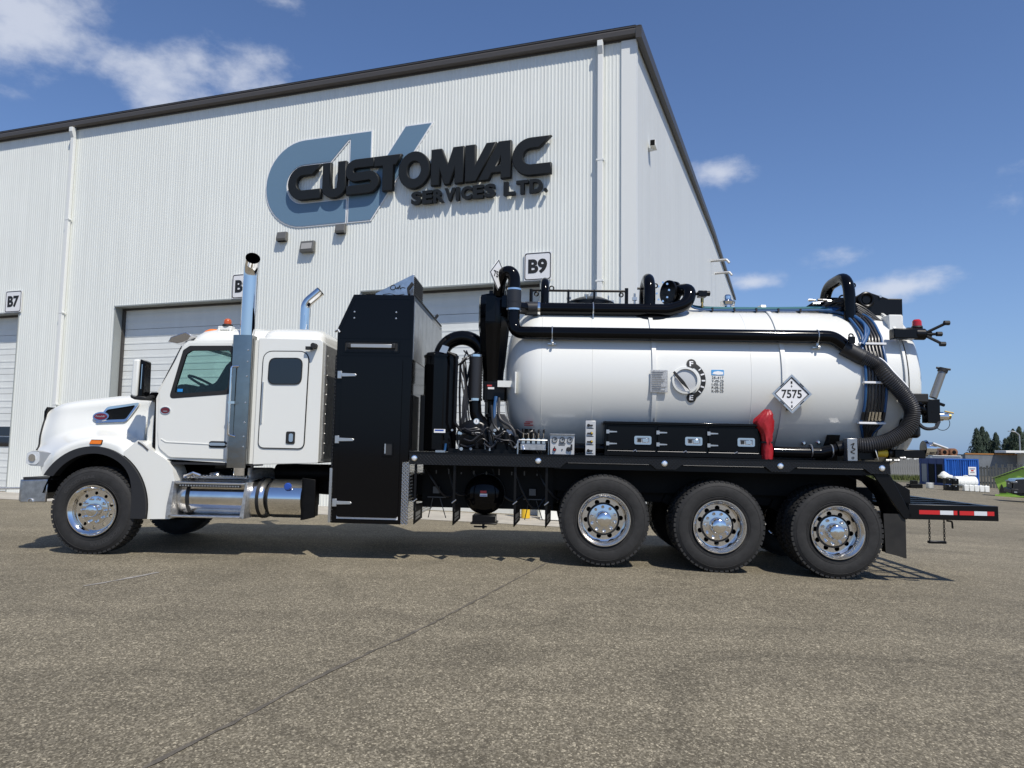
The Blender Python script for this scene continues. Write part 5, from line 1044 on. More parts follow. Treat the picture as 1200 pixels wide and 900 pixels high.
part('lower_pipe', MB().tube(fillet([(8.98, .22, 1.46), (8.75, .22, 1.40), (8.5, .22, 1.40), (8.2, .22, 1.40)], .1), .066, 18), BLACK, T, smooth=60)
for x in (8.64, 8.88): part('pipe_strap', MB().torus((x, .22, 1.42), .078, .008, 'x', 20, 5), ZINC, T)
# hanger brackets holding the pipe
for x in (5.55, 8.74):
    yb = E1
    part('pipe_hanger', MB().box(x-.012, x+.012, yb-.02, yb+.0, 2.68, 2.80).box(x-.05, x+.05, yb-.0, yb+.14, 2.655, 2.672).lathe([(0, .022), (.02, .022)], (x, yb-.03, 2.665), 'x', 10).torus((x, yb, 2.795), .084, .006, 'x', 24, 5), ZINC, T)
# second pipe to the top valve
E2 = .62
part('vacuum_pipe', MB().tube(fillet([(5.06, .46, 3.16), (5.2, E2, 3.17), (5.6, E2, 3.17), (7.02, E2, 3.17), (7.27, E2+.02, 3.25), (7.33, E2+.1, 3.47), (7.15, 1.0, 3.50)], .22, 8), .080, 22), BLACK, T, smooth=60)
sl2 = part('pipe_sleeve', MB().lathe([(0, .09), (.17, .09)], (5.20, E2, 3.17), 'x', 24), HOSE, T)
for x in (5.365,): part('hose_clamp', MB().lathe([(0, .094), (.03, .094)], (x, E2, 3.17), 'x', 28), CHROME, sl2)
for x in (6.07,): part('pipe_hanger', MB().torus((x, E2, 3.17), .086, .007, 'x', 24, 5).tube([(x, E2-.06, 3.10), (x, E2-.06, 2.99)], .008, 6).box(x-.05, x+.05, E2-.1, E2+.02, 2.975, 2.99), ZINC, T)
fl = part('valve_flange', MB().lathe([(0, .16), (.03, .16), (.03, .09), (.08, .09), (.08, .155), (.11, .155)], (7.06, .95, 3.47), 'x', 28).xf(lambda x, y, z: (7.1+(x-7.1)*.9-(y-.95)*.5, .95+(y-.95)*.87+(x-7.1)*.5, z)), SATIN, T, smooth=30)
for k in range(8):
    q = 2*pi*k/8; part('flange_bolt', MB().lathe([(0, .014), (.03, .012)], (7.0-(.125*math.cos(q))*.5, .90+.125*math.cos(q)*.87, 3.47+.125*math.sin(q)), 'y', 8), CHROME, fl)
part('actuator', MB().tube([(7.36, .8, 3.42), (7.44, .8, 3.425)], .02, 8).box(7.43, 7.54, .74, .86, 3.38, 3.46).lathe([(0, .035), (.05, .035)], (7.54, .8, 3.43), 'x', 12), SATIN, T, bevel=.012); part('actuator_valve', MB().lathe([(0, .02), (.05, .012), (.06, .02), (.12, .02)], (7.49, .8, 3.25), 'z', 10), mat('brass', (.5, .35, .12), .3, 1), T)
# manholes, lifting arches, walkway rail
for x, w_ in ((5.52, .24), (6.83, .35)):
    hm = part('manhole', MB().lathe([(0, w_), (.03, w_), (.05, w_*.85), (.08, w_*.3), (.085, 0)], (x, .90, 3.16), 'z', 32).xf(lambda a, b, c: (a, b, c+(b-.9)*.35)), SATIN, T)
    for k in range(8): q = 2*pi*k/8; part('manhole_clamp', MB().box(-.012, .012, -.012, .012, 0, .05), ZINC, hm, loc=(x+w_*.85*math.cos(q), .9+w_*.85*math.sin(q), 3.20+w_*.85*math.sin(q)*.35))
mh = part('top_manhole', MB().lathe([(0, .33), (.10, .33), (.12, .30), (.17, .18), (.185, 0)], (6.07, 1.22, 3.26), 'z', 36), SATIN, T, smooth=40)
for k in range(6): q = 2*pi*k/6+.3; part('wing_nut', MB().box(-.03, .03, -.006, .006, 0, .03).tube([(0, 0, -.05), (0, 0, .01)], .008, 6), ZINC, mh, loc=(6.07+.31*math.cos(q), 1.22+.31*math.sin(q), 3.40), rot=(0, 0, k*.9))
def arch(x, y0, y1, zt, r=.062, dx=0.0):
    p = fillet([(x, y0, 3.02), (x+dx*.1, y0, zt), (x+dx, y1, zt), (x+dx, y1, 3.02)], (y1-y0)*.48, 10)
    a = part('lifting_arch', MB().tube(p, r, 18), BLACK, T, smooth=60); part('arch_eye', MB().torus((x+.09, y0+.1, zt-.12), .028, .009, 'y', 14, 6), SATIN, a); return a
arch(5.45, .80, 1.5, 3.62, .055); arch(6.80, .72, 1.35, 3.65, .075, .02); arch(9.29, .62, 1.45, 3.66, .072, .0)
rl = MB(); ry = .86
rl.tube([(5.26, ry, 3.46), (6.52, ry, 3.46)], .016, 8)
for x in (5.27, 5.76, 6.10, 6.52): rl.tube([(x, ry, 3.20), (x, ry, 3.475 if x < 6.5 else 3.50)], .016 if x not in (5.27, 6.52) else .024, 8)
rl.tube([(6.66, ry, 3.50), (6.80, ry, 3.50)], .016, 8)
wr = part('walkway_rail', rl, SATIN, T)
for x in (5.34, 6.45): part('rail_eye', MB().torus((x, ry-.01, 3.41), .025, .01, 'y', 14, 6), SATIN, wr)
part('hydraulic_hand_valve', MB().tube([(6.62, .8, 3.25), (6.62, .8, 3.42)], .014, 8).box(6.59, 6.65, .78, .82, 3.33, 3.37), ZINC, T)
# silver relief valve with bolts
rv = part('relief_valve', MB().lathe([(0, .085), (.03, .085), (.03, .05), (.06, .05), (.07, .095), (.11, .105), (.13, .07), (.15, .05), (.19, .05), (.21, .035), (.21, 0)], (7.90, 1.15, 3.28), 'z', 24), CHROME, T, smooth=30)
for dx in (-.10, .10): part('relief_valve_clamp', MB().lathe([(0, .02), (.03, .02)], (7.90+dx, 1.05, 3.25), 'x', 10).box(7.89+dx, 7.91+dx, 1.04, 1.06, 3.2, 3.27), FRAME, rv)
for x in (7.33, 7.55): part('top_cleat', MB().box(x, x+.03, 1.0, 1.03, 3.24, 3.30), ZINC, T)
part('top_nozzle', MB().lathe([(0, .12), (.04, .12)], (7.42, 1.22, 3.26), 'z', 20), TANKW, tank); part('ring_lug', MB().prismx([(.95, 3.24), (1.0, 3.33), (1.2, 3.34), (1.3, 3.28)], 8.30, 8.36), TANKW, tank)
# hose bundle over the top and down the side
for i in range(5):
    y = .80+i*.035; c = (BLUEH, TEAL, HOSE, TEAL, BLUEH)[i]; z = TZC+math.sqrt(TR**2-(y-TYC)**2)+.03+.012*(i % 2)
    part('control_hose', MB().tube(smoothpath([(7.33, y+.05, z+.12), (7.45, y, z+.01), (8.2, y, z), (8.9, y, z+.015), (9.10, y-.03, z+.01)], 6), .013, 8), c, T)
for x in (7.62, 7.9, 8.18, 8.46, 8.74): part('hose_tie', MB().box(x-.01, x+.01, .78, .96, 3.20, 3.245), PRINT, T)
hx_ = [9.275+i*.0405 for i in range(7)]
cols = [BLUEH, HOSE, LHOSE, LHOSE, HOSE, HOSE, BLUEH]
def ys(z, off): return ty(z, off)
for i, x in enumerate(hx_):
    y0 = .84+i*.018; z0 = TZC+math.sqrt(TR**2-(y0-TYC)**2)+.04
    pts = [(9.02-.0*i, y0, z0), (9.16+i*.015, y0-.06, z0-.00), (x-.02+.0*i, .60, TZC+math.sqrt(TR**2-(.60-TYC)**2)+.045), (x+.03-.004*i, ys(2.82, .045), 2.84), (x, ys(2.70, .05), 2.70), (x, ys(2.5, .05), 2.5), (x-.006*1, ys(2.25, .045), 2.25), (x-.012, ys(2.0, .05), 2.0), (x-.022, ys(1.76, .05), 1.76), (9.36+(x-9.40)*.55, ys(1.68, .03), 1.66), (9.40+(x-9.40)*.3, ys(1.55, .0), 1.56)]
    part('control_hose', MB().tube(smoothpath(pts, 8), .0165, 10), cols[i], T)
    part('hose_ferrule', MB().tube([(x-.02, ys(1.80, .052), 1.80), (x-.017, ys(1.90, .052), 1.90)], .019, 8), CHROME if 1 < i < 6 else HOSE, T)
for z in (2.72, 2.24, 1.765): part('hose_clamp_bar', MB().box(9.235 if z > 2 else 9.215, 9.555 if z > 2 else 9.53, ys(z, .085), ys(z, .02), z-.013, z+.013), WPRINT, T, bevel=.004)
part('blue_hose_bundle', MB().tube(smoothpath([(9.0, .86, 3.24), (9.2, .74, 3.20), (9.34, .55, 3.09), (9.40, .38, 2.92), (9.34, .28, 2.80), (9.27, .22, 2.70)]), .026, 10), BLUEH, T)
part('blue_hose_bundle', MB().tube(smoothpath([(8.9, .90, 3.27), (9.15, .80, 3.25), (9.30, .62, 3.15), (9.38, .44, 3.0), (9.35, .32, 2.86), (9.29, .23, 2.72)]), .02, 10), BLUEH, T)
# ---------------- rear door gear
part('lift_cylinder', MB().tube([(8.95, 1.05, 3.30), (9.62, 1.05, 3.42)], .045, 12), SATIN, T); part('cylinder_rod', MB().tube([(9.0, .98, 3.36), (9.5, .98, 3.44)], .018, 8), CHROME, T)
part('hydraulic_ram', MB().prism([(8.82, 3.27), (8.98, 3.38), (9.2, 3.44), (9.55, 3.44), (9.55, 3.25), (8.82, 3.24)], 1.0, 1.04), SATIN, T, smooth=0)
part('hinge_arm', MB().prism([(9.30, 3.18), (9.38, 3.38), (9.50, 3.45), (9.60, 3.47), (9.84, 3.39), (10.02, 3.39), (10.02, 2.99), (9.98, 2.99), (9.965, 3.17), (9.62, 3.16)], .78, .84), SATIN, T, smooth=0, bevel=.01)
part('hinge_arm', MB().prism([(9.30, 3.18), (9.38, 3.38), (9.50, 3.45), (9.60, 3.47), (9.84, 3.39), (10.02, 3.39), (10.02, 2.99), (9.98, 2.99), (9.965, 3.17), (9.62, 3.16)], 1.55, 1.61), SATIN, T, smooth=0)
part('hinge_pin', MB().tube([(9.55, .74, 3.36), (9.55, 1.65, 3.36)], .05, 14).torus((9.55, .74, 3.36), .085, .022, 'y', 18, 8), SATIN, T)
part('hinge_bolt', MB().lathe([(0, .02), (-.02, .016)], (9.74, .78, 3.41), 'y', 8), ZINC, T)
part('hinge_base', MB().box(9.12, 9.60, .86, 1.58, 3.18, 3.27), SATIN, T, bevel=.01); part('hinge_bracket', MB().prism([(9.13, 3.20), (9.36, 3.34), (9.42, 3.20)], .66, .70), SATIN, T)
part('junction_box', MB().box(9.70, 9.86, .46, .80, 2.93, 3.12), TRIM, T, bevel=.008); part('junction_box_cover', MB().box(9.862, 9.872, .47, .79, 2.94, 3.11), TRIM, T)
for k in range(9):
    r = random.Random(90+k); part('hydraulic_line', MB().tube(smoothpath([(9.0+r.uniform(0, .25), .8, 3.27+r.uniform(0, .06)), (9.25, .72, 3.33+r.uniform(-.05, .08)), (9.45, .66, 3.22+r.uniform(-.06, .06)), (9.60+r.uniform(0, .12), .62, 3.05)]), .011, 7), HOSE, T)
for k in range(7): r = random.Random(20+k); part('hose_fitting', MB().lathe([(0, .018), (.05, .018), (.05, .012), (.09, .012)], (8.85+k*.06, .82, 3.31+r.uniform(0, .06)), 'x', 8), (CHROME, ZINC, SATIN)[k % 3], T)
# rear valve cluster with levers, red lamp, sight tube
vm = part('rear_valve_block', MB().box(9.62, 9.90, .16, .30, 2.78, 2.90).lathe([(0, .07), (.12, .07), (.14, .04), (.2, .04)], (9.88, .22, 2.84), 'x', 16), SATIN, T, bevel=.01)
for p_ in ((10.20, .1, 2.96), (10.12, .05, 2.70), (10.12, .12, 2.83)): part('lever', MB().tube([(9.98, .22, 2.84), p_], .017, 8).lathe([(-.03, .0), (-.03, .028), (.03, .028), (.03, 0)], p_, 'x', 10), PRINT, vm)
part('red_lamp', MB().lathe([(0, .055), (.06, .052), (.08, .035), (.082, 0)], (9.98, .35, 2.96), 'z', 18), RED, T); part('red_lamp_base', MB().lathe([(0, .065), (.02, .06)], (9.98, .35, 2.94), 'z', 18).box(9.86, 10.04, .33, .37, 2.92, 2.94), PRINT, T)
stb = part('sight_tube', MB().tube([(10.08, .22, 2.08), (10.20, .22, 2.40)], .045, 14), mat('sight_tube_grey', (.25, .25, .24), .25, .4), T, smooth=60); part('sight_tube_cap', MB().tube([(10.195, .22, 2.39), (10.21, .22, 2.43)], .056, 12).tube([(10.13, .22, 2.44), (10.29, .22, 2.42)], .014, 6), PRINT, stb)
part('outlet_valve', MB().tube([(9.86, .3, 2.0), (10.06, .22, 1.90)], .07, 12).box(9.98, 10.13, .16, .30, 1.78, 2.06).tube([(10.02, .2, 2.05), (10.20, .2, 1.99)], .02, 8), SATIN, T, bevel=.01)
part('outlet_camlock', MB().lathe([(0, .05), (.06, .055), (.07, .045), (.12, .045)], (10.12, .22, 1.86), 'x', 16), CHROME, T); part('outlet_dust_plug', MB().lathe([(0, .035), (.05, .035)], (10.22, .22, 1.86), 'x', 12).tube([(10.2, .2, 1.92), (10.30, .2, 1.90)], .01, 6), mat('brass', (.5, .35, .12), .3, 1), T)
part('retaining_wire', MB().torus((10.17, .2, 1.78), .085, .004, 'y', 20, 5), PRINT, T); part('outlet_hose', MB().tube(smoothpath([(9.82, .2, 1.86), (9.92, .14, 1.72), (10.05, .14, 1.72), (10.12, .18, 1.80)]), .02, 8), HOSE, T)
part('clutter_valve', MB().lathe([(0, .04), (.04, .06), (.08, .04)], (9.98, .2, 1.95), 'y', 12), ZINC, T); part('door_clamp', MB().box(9.70, 9.98, .12, .19, 2.02, 2.12), PRINT, T, bevel=.01)
part('lower_valve', MB().lathe([(0, .09), (.03, .12), (.22, .12), (.25, .08)], (9.84, .32, 1.60), 'z', 16).box(9.62, 9.98, .22, .4, 1.36, 1.46), SATIN, T, bevel=.01); part('lower_camlock', MB().lathe([(0, .09), (.03, .10), (.05, .075), (.12, .075), (.13, .06)], (9.98, .28, 1.48), 'x', 18), CHROME, T)
part('lower_camlock_arm', MB().tube([(10.05, .2, 1.54), (10.22, .2, 1.48)], .016, 6), ZINC, T)
br_ = part('hose_bracket', MB().box(9.0, 9.115, .04, .16, 1.313, 1.575), mat('cabinet_stainless', (.48, .48, .47), .36, .9), T, bevel=.004); part('bracket_mark', MB().tube(smoothpath([(9.04, .037, 1.50), (9.075, .037, 1.52), (9.055, .037, 1.47), (9.085, .037, 1.45), (9.04, .037, 1.42), (9.08, .037, 1.40)]), .006, 5).torus((9.06, .037, 1.35), .012, .004, 'y', 10, 5), PRINT, br_)
part('yellow_winch_line', MB().lathe([(0, .045), (.12, .045)], (9.36, .12, 1.41), 'x', 16), YELLOW, T); part('winch', MB().box(9.15, 9.35, .12, .3, 1.33, 1.48).lathe([(0, .06), (.03, .06)], (9.33, .12, 1.41), 'x', 14), SATIN, T, bevel=.008); part('winch_end', MB().lathe([(0, .06), (.03, .06)], (9.49, .12, 1.41), 'x', 14), SATIN, T)
part('rag_guard', MB().add([(9.28, .06, 1.52), (9.33, .05, 1.44), (9.36, .05, 1.32), (9.30, .05, 1.50)], [(0, 1, 2, 3)]), TRIM, T, smooth=0)
for x, z in ((9.62, 1.36), (9.55, 1.33), (9.46, 1.33)): part('hose_fitting', MB().lathe([(0, .014), (.04, .014), (.04, .02), (.06, .02)], (x, .1, z), 'x', 8), DULL, T)
for x, z in ((8.65, 1.515), (8.82, 1.53), (8.03+.05, 1.30)): part('tank_plug', MB().lathe([(0, .026), (-.03, .026), (-.04, .014)], (x, ty(z), z), 'y', 12), CHROME, T) if z > 1.4 else None
part('caution_decal', MB().box(5.225, 5.335, -.003, -.001, 1.66, 1.672).box(5.225, 5.30, -.003, -.001, 1.682, 1.694).box(5.24, 5.33, -.003, -.001, 1.70, 1.712).xf(lambda x, y, z: tmap(x, y, z)), mat('label_red', (.5, .05, .05), .5), T, smooth=0)
# ---------------- red cover strapped to the end of the tool box: a thing of its own
o = tw(8.10, .07, 1.31)
rc_ = thing('extinguisher_cover', 'red vinyl cover strapped up behind the black tool boxes', 'cover'); 
mm = mt.copy(); mm.translation = o; rc_.matrix_world = mm
prof = [(.0, -.075, .055), (.10, -.075, .055), (.175, -.07, .05), (.20, -.055, .035), (.22, -.07, .045), (.30, -.085, .055), (.36, -.12, .065), (.42, -.165, .07), (.46, -.15, .07), (.52, -.10, .06), (.56, -.055, .045), (.58, -.03, .02)]
rows = []
for z, a, b in prof:
    row = []
    for k in range(29):
        q = 2*pi*k/28; cx = (a+b)/2; hw = (b-a)/2; w_ = 1+.11*math.sin(k*2.1+z*23+math.sin(z*40))*(1 if .05 < z < .56 else .3)
        row.append((cx+hw*math.cos(q)*w_, .02+.085*math.sin(q)*w_*(1 if z < .55 else .5), z+.012*math.sin(k*1.9)))
    rows.append(row)
cm = MB().grid(rows); cm.add(rows[-1][:-1], [tuple(range(28))]); cm.add(rows[0][:-1], [tuple(range(28))])
part('cover', cm, REDV, rc_, smooth=70); part('strap', MB().lathe([(0, .074), (.02, .074)], (-.012, .02, .19), 'z', 20), PRINT, rc_)

# ============================================================ BACKGROUND
def ground_thing(name, label, cat, x, y, rz=0, group=None): return thing(name, label, cat, (x, y, gz(x)), (0, 0, rz), group)
CB = mat('container_blue', (.012, .10, .42), .45, var=(2, .2)); CBD = mat('container_shade_and_print_blue', (.012, .035, .16), .45, var=(2, .2))  # darker copy: shade of faces turned from the sun put into colour; also print
c = ground_thing('shipping_container', 'blue shipping container with dark open doorways on its left side', 'container', 42.0, 72.0)
mb = MB(); n = 15                                 # bright corrugated face
pts = []
for i in range(n):
    x = .12+i*3.06/n; w = 3.06/n
    for dx, y in ((0, 0), (w*.35, 0), (w*.5, .06), (w*.85, .06)): pts.append((x+dx, y))
pts.append((3.18, 0))
part('corrugated_face', MB().grid([[(x, y, z) for x, y in pts] for z in (.15, 2.5)]), CB, c, smooth=0)
part('body', MB().box(.02, 3.28, .08, 4.5, .1, 2.5), CBD, c, smooth=0)
for x0, x1, z0, z1 in ((0, .12, 0, 2.62), (3.18, 3.3, 0, 2.62), (.12, 3.18, 2.5, 2.62), (.12, 3.18, 0, .15)): part('frame', MB().box(x0, x1, -.02, .1, z0, z1), CB, c, smooth=0)
for x in (.62, 1.25, 1.75, 2.35): part('locking_rod', MB().tube([(x, -.03, .1), (x, -.03, 2.52)], .03, 6), CB, c)
part('door_gap', MB().box(1.48, 1.53, -.012, .0, .12, 2.5), CBD, c, smooth=0)
part('roof', MB().box(0, 3.3, .0, 4.5, 2.58, 2.63), CBD, c, smooth=0); part('left_sill', MB().box(-.02, .02, .1, 4.5, 0, .25), CBD, c, smooth=0); part('left_lintel', MB().box(-.02, .02, .1, 4.5, 2.1, 2.6), CBD, c, smooth=0)
for y0, y1, m_ in ((.3, 1.35, DARK), (1.75, 2.7, DARK), (3.1, 4.0, mat('container_grey_panel', (.25, .27, .28), .5))): part('doorway', MB().box(-.03, -.01, y0, y1, .25, 2.05), m_, c, smooth=0)
for y0 in (.1, 1.4, 2.8, 4.1): part('left_post', MB().box(-.045, .0, y0, y0+.18, .1, 2.5), CBD, c, smooth=0)
sg = part('sign_panel', MB().box(2.25, 3.0, -.06, -.045, 1.05, 1.85), WPRINT, c, smooth=0)
pm_ = MB(); pm_.box(2.36, 2.90, -.066, -.062, 1.62, 1.70); part('sign_print', pm_, CBD, sg, smooth=0); part('sign_print', MB().box(2.50, 2.75, -.066, -.062, 1.42, 1.56), RED, sg, smooth=0); part('sign_print', MB().box(2.42, 2.84, -.066, -.062, 1.28, 1.33), PRINT, sg, smooth=0)
# things standing on and behind the container
scrap = [('white_machine_cab', 'small white machine cab standing behind the blue container, left', 40.6, 78.5, TRIM), ('rusty_drum_stack', 'rusty brown drums lying above the blue container', 42.6, 78.5, mat('rust_brown', (.22, .10, .05), .8, var=(3, .4)))]
t = ground_thing('machine', 'white parked machine with grey windows showing over the left end of the blue container', 'machine', 53.5, 101)
part('body', MB().prism([(0, 0), (4.8, 0), (4.8, 3.0), (3.6, 3.15), (2.2, 3.7), (.6, 3.7), (.3, 3.2), (0, 3.1)], 0, 2), TRIM, t, bevel=.08); part('window', MB().prism([(.7, 3.3), (2.0, 3.3), (1.9, 3.55), (.8, 3.55)], -.03, .02), DARK, t, smooth=0); part('stripe', MB().box(2.6, 3.5, -.02, .0, 2.9, 3.05), RED, t, smooth=0)
t = ground_thing('drum_rack', 'row of rusty brown open drums on a rack behind the blue container', 'drums', 44.6, 79)
part('rack', MB().box(0, 3.4, 0, 1.2, 0, 2.95), DULL, t)
for k in range(3): d = part('drum', MB().lathe([(0, .38), (.02, .42), (1.2, .42), (1.22, .3)], (.55+k*1.0, 0, 3.36), 'y', 20), (mat('rust_dark', (.07, .05, .045), .8), mat('rust_brown', (.22, .10, .05), .8, var=(3, .4)), mat('rust_brown', (.22, .10, .05)))[k], t); part('drum_mouth', MB().lathe([(0, .22), (-.01, .2), (-.01, 0)], (.55+k*1.0, 0, 3.36), 'y', 16), DARK, d)
part('canvas', MB().box(.2, 3.2, -.1, 1.2, 2.955, 3.02), TRIM, t)
# white poly tank, crates, totes, engine
t = ground_thing('poly_tank', 'white plastic horizontal tank lying in front of the blue container', 'tank', 32.7, 55.0)
part('body', MB().lathe([(0, 0), (.02, .3), (.10, .42), (1.6, .42), (1.7, .3), (1.72, 0)], (-.05, 0, .62), 'x', 28), TRIM, t); part('lid', MB().lathe([(0, .16), (.08, .16), (.1, 0)], (.9, 0, 1.03), 'z', 14), TRIM, t)
for k in range(5): part('rib', MB().lathe([(0, .43), (.06, .43)], (.25+k*.28, 0, .62), 'x', 28), TRIM, t)
t = ground_thing('plastic_sack', 'crumpled white plastic sack on top of the dark crates beside the white tank', 'sack', 31.7, 54.6)
part('sack', MB().lathe([(.87, .30), (.92, .44), (1.05, .42), (1.14, .30), (1.22, .26), (1.30, .18), (1.33, 0)], (.15, 0, 0), 'z', 14).xf(lambda x, y, z: (x+.09*math.sin(z*9+y*5), y+.05*math.sin(x*11), z+.04*math.sin(x*13))), TRIM, t)
for k, (dx, dz) in enumerate(((0, 0), (.46, 0), (0, .45), (.46, .45))):
    t = ground_thing('dark_crate', 'black slatted crate in the pile of four left of the white tank, %s %s' % (('bottom', 'top')[dz > 0], ('left', 'right')[dx > 0]), 'crate', 31.35+dx, 53.6, 0, 'dark crates beside the white tank'); t.location.z += dz
    part('crate', MB().box(0, .44, 0, .44, 0, .42), SATIN, t, bevel=.02)
    for q in range(3): part('slat', MB().box(.02, .42, -.015, .0, .05+q*.13, .10+q*.13), SATIN, t)
    part('crate_tag', MB().box(.18, .26, -.02, -.016, .30, .36), ZINC, t, smooth=0)
for k in range(5):
    t = ground_thing('white_jug', 'white square jug in the row of five before the white tank, %s' % ('leftmost', 'second from the left', 'middle one', 'second from the right', 'rightmost')[k], 'jug', 33.0+k*.375, 54.2, 0, 'row of white jugs')
    part('body', MB().box(0, .34, 0, .3, 0, .46), TRIM, t, bevel=.04); part('cap', MB().lathe([(0, .05), (.04, .05)], (.17, .15, .46), 'z', 10), TRIM, t)
t = ground_thing('small_tote', 'small white tank in a dark cage left of the crates', 'tote', 30.5, 54.4)
part('bottle', MB().box(.02, .38, .02, .4, .05, .46), TRIM, t, bevel=.04)
for k in range(5): part('cage_bar', MB().box(.0+k*.095, .02+k*.095, -.01, .01, 0, .5), DULL, t)
t = ground_thing('engine_block', 'dark machinery parts lying before the container doorway', 'machinery', 29.3, 54.6)
part('block', MB().box(0, .9, 0, .6, 0, .3).box(.2, .6, .1, .5, .3, .55).tube([(-.4, .2, .08), (.3, .2, .2)], .06, 8), FRAME, t, bevel=.03)
# fences
GW = mat('weathered_grey_wood', (.22, .22, .21), .85, var=(3, .3)); DW = mat('dark_grey_post', (.085, .09, .085), .85, var=(3, .4))
def fence(x0, y0, x1, y1, h, mtl, label, w, gap, jit, zb=None):
    L_ = math.hypot(x1-x0, y1-y0); a = math.atan2(y1-y0, x1-x0); t = thing('board_fence', label, 'fence', (x0, y0, 0), (0, 0, a)); n = int(L_/(w+gap)); base = None; r = random.Random(int(x0))
    part('rail', MB().box(0, L_, .05, .1, gz(x0)+.4, gz(x0)+.5).box(0, L_, .05, .1, gz(x0)+h-.5, gz(x0)+h-.4), mtl, t, smooth=0)
    for i in range(n):
        x = i*(w+gap); wx = x0+x*math.cos(a)
        if base is None: base = part('board', MB().box(0, w, 0, .04, 0, h), mtl, t, smooth=0, loc=(x, 0, gz(wx)))
        else: share(base, t, (x, 0, gz(wx)), None, (1, 1, 1+r.uniform(-jit, jit)))
    return t
fence(44, 96, 56, 96, 2.7, GW, 'weathered light grey board fence behind the truck platform, left of the container', .28, .02, .03)
fence(45.8, 75, 62, 68.5, 2.3, DW, 'dark grey upright board fence right of the blue container', .20, .06, .12)
t = ground_thing('trailer', 'long grey box trailer with an orange top rail behind the dark fence', 'trailer', 52.6, 86)
part('box', MB().box(0, 7.6, 0, 2.5, .9, 3.35), mat('trailer_grey', (.16, .175, .19), .5, var=(1, .2)), t); part('top_rail', MB().box(-.05, 7.65, -.05, .02, 3.35, 3.5), mat('orange_rail', (.35, .16, .04), .6), t); part('wheel', MB().lathe([(0, .5), (.3, .5)], (6, 0, .5), 'y', 20), RUBBER, t)
t = ground_thing('small_white_truck_body', 'white box body with an orange band right of the grey trailer', 'box', 58.6, 84)
part('box', MB().box(0, 2.6, 0, 2.4, 1.0, 3.55), TRIM, t, bevel=.05); part('band', MB().box(-.02, 2.62, -.02, 0, 2.85, 3.15), mat('orange_rail', (.35, .16, .04)), t, smooth=0); part('top', MB().box(-2.6, .8, 0, 2, 3.58, 3.85), TRIM, t, bevel=.03)
# light pole
t = ground_thing('light_pole', 'slim grey light pole with a curved arm in front of the dark spruces', 'lamp post', 77.5, 113)
part('pole', MB().tube(fillet([(0, 0, 0), (0, 0, 6.4), (-.6, 0, 6.9), (-1.2, 0, 7.0)], .4), .10, 8), DULL, t); part('lamp_head', MB().box(-1.7, -1.1, -.1, .1, 6.93, 7.05), DULL, t)
# green bin with a peaked lid
GB = mat('lime_green_paint', (.30, .50, .08), .5, var=(3, .12)); GB2 = mat('lime_green_side', (.30, .50, .08), .5)
t = ground_thing('green_bin', 'lime green waste bin with a peaked black-edged lid, behind the dark pickup', 'bin', 30.15, 46.4, rad(-38))
part('hopper', MB().prism([(.1, .0), (2.9, .0), (2.75, .18), (3.05, 1.05), (1.5, 1.72), (-.02, 1.05), (.25, .18)], 0, 1.9), GB, t, bevel=.02)
part('lid', MB().prism([(-.10, 1.05), (1.5, 1.78), (3.12, 1.05), (3.12, 1.10), (1.5, 1.86), (-.10, 1.10)], -.12, 2.0), GB, t); part('lid_edge', MB().prism([(-.13, 1.04), (1.5, 1.77), (1.5, 1.80), (-.13, 1.075)], -.15, -.121), PRINT, t, smooth=0)
part('fork_pocket', MB().box(.75, 1.35, -.14, .0, .62, .92), GB, t, bevel=.01); part('skid', MB().box(.0, 3.0, -.1, .1, -.02, .10), GB, t); part('gusset', MB().prism([(.2, .2), (.6, .2), (.35, .75)], -.06, .0), PRINT, t, smooth=0)
# pickup truck
PB = mat('dark_blue_black_paint', (.008, .010, .014), .25, 0, .8)
t = ground_thing('pickup_truck', 'dark crew cab pickup truck cut by the right edge of the picture', 'car', 25.1, 37.2, rad(-25))
body = rpoly([(.0, .55), (.02, .95), (.12, 1.12), (1.35, 1.22), (1.5, 1.22), (2.25, 1.85), (4.0, 1.88), (4.25, 1.30), (5.85, 1.28), (5.9, .55), (5.35, .5), (5.25, .78), (4.9, .95), (4.5, .78), (4.35, .45), (1.75, .42), (1.60, .80), (1.20, .97), (.80, .80), (.68, .48), (.1, .42)], [.06, .1, .08, .05, .05, .15, .15, .05, .05, .05, .02, .15, .2, .15, .02, .02, .15, .2, .15, .02, .06])
part('body', MB().prism(body, 0, 2.0), PB, t, smooth=30, bevel=.07, seg=3)
part('side_window', MB().prism([(1.75, 1.28), (2.33, 1.76), (3.85, 1.78), (4.02, 1.30)], -.012, .0), DGLASS, t, smooth=0); part('grille', MB().box(-.03, .0, .25, 1.75, .68, 1.0), PRINT, t); part('badge', MB().box(-.045, -.03, .8, 1.2, .85, .92), DULL, t)
for y in (.03, 1.6): part('headlight', MB().box(-.035, .18, y-.04, y+.38, .93, 1.03), mat('dim_lamp', (.2, .21, .22), .2, .3), t, bevel=.02)
part('bumper', MB().box(-.12, .22, -.01, 2.01, .42, .66), PRINT, t, bevel=.04); part('chin', MB().prism([(-.1, .42), (.3, .30), (.6, .32), (.6, .45)], .1, 1.9), PRINT, t)
part('fog_lamp', MB().box(.02, .14, -.02, -.01, .46, .52), ZINC, t)
for x in (1.2, 4.95):
    for y in (.0, 1.74):
        w_ = part('wheel', MB().lathe([(.0, .20), (.0, .25), (-.015, .30), (.0, .38), (.03, .41), (.23, .41), (.26, .38), (.26, .25)], (x, y, .41), 'y', 28), RUBBER, t); part('rim', MB().lathe([(.015, .25), (.03, .10), (.01, .08), (.01, 0)], (x, y, .41), 'y', 20), DULL, w_)
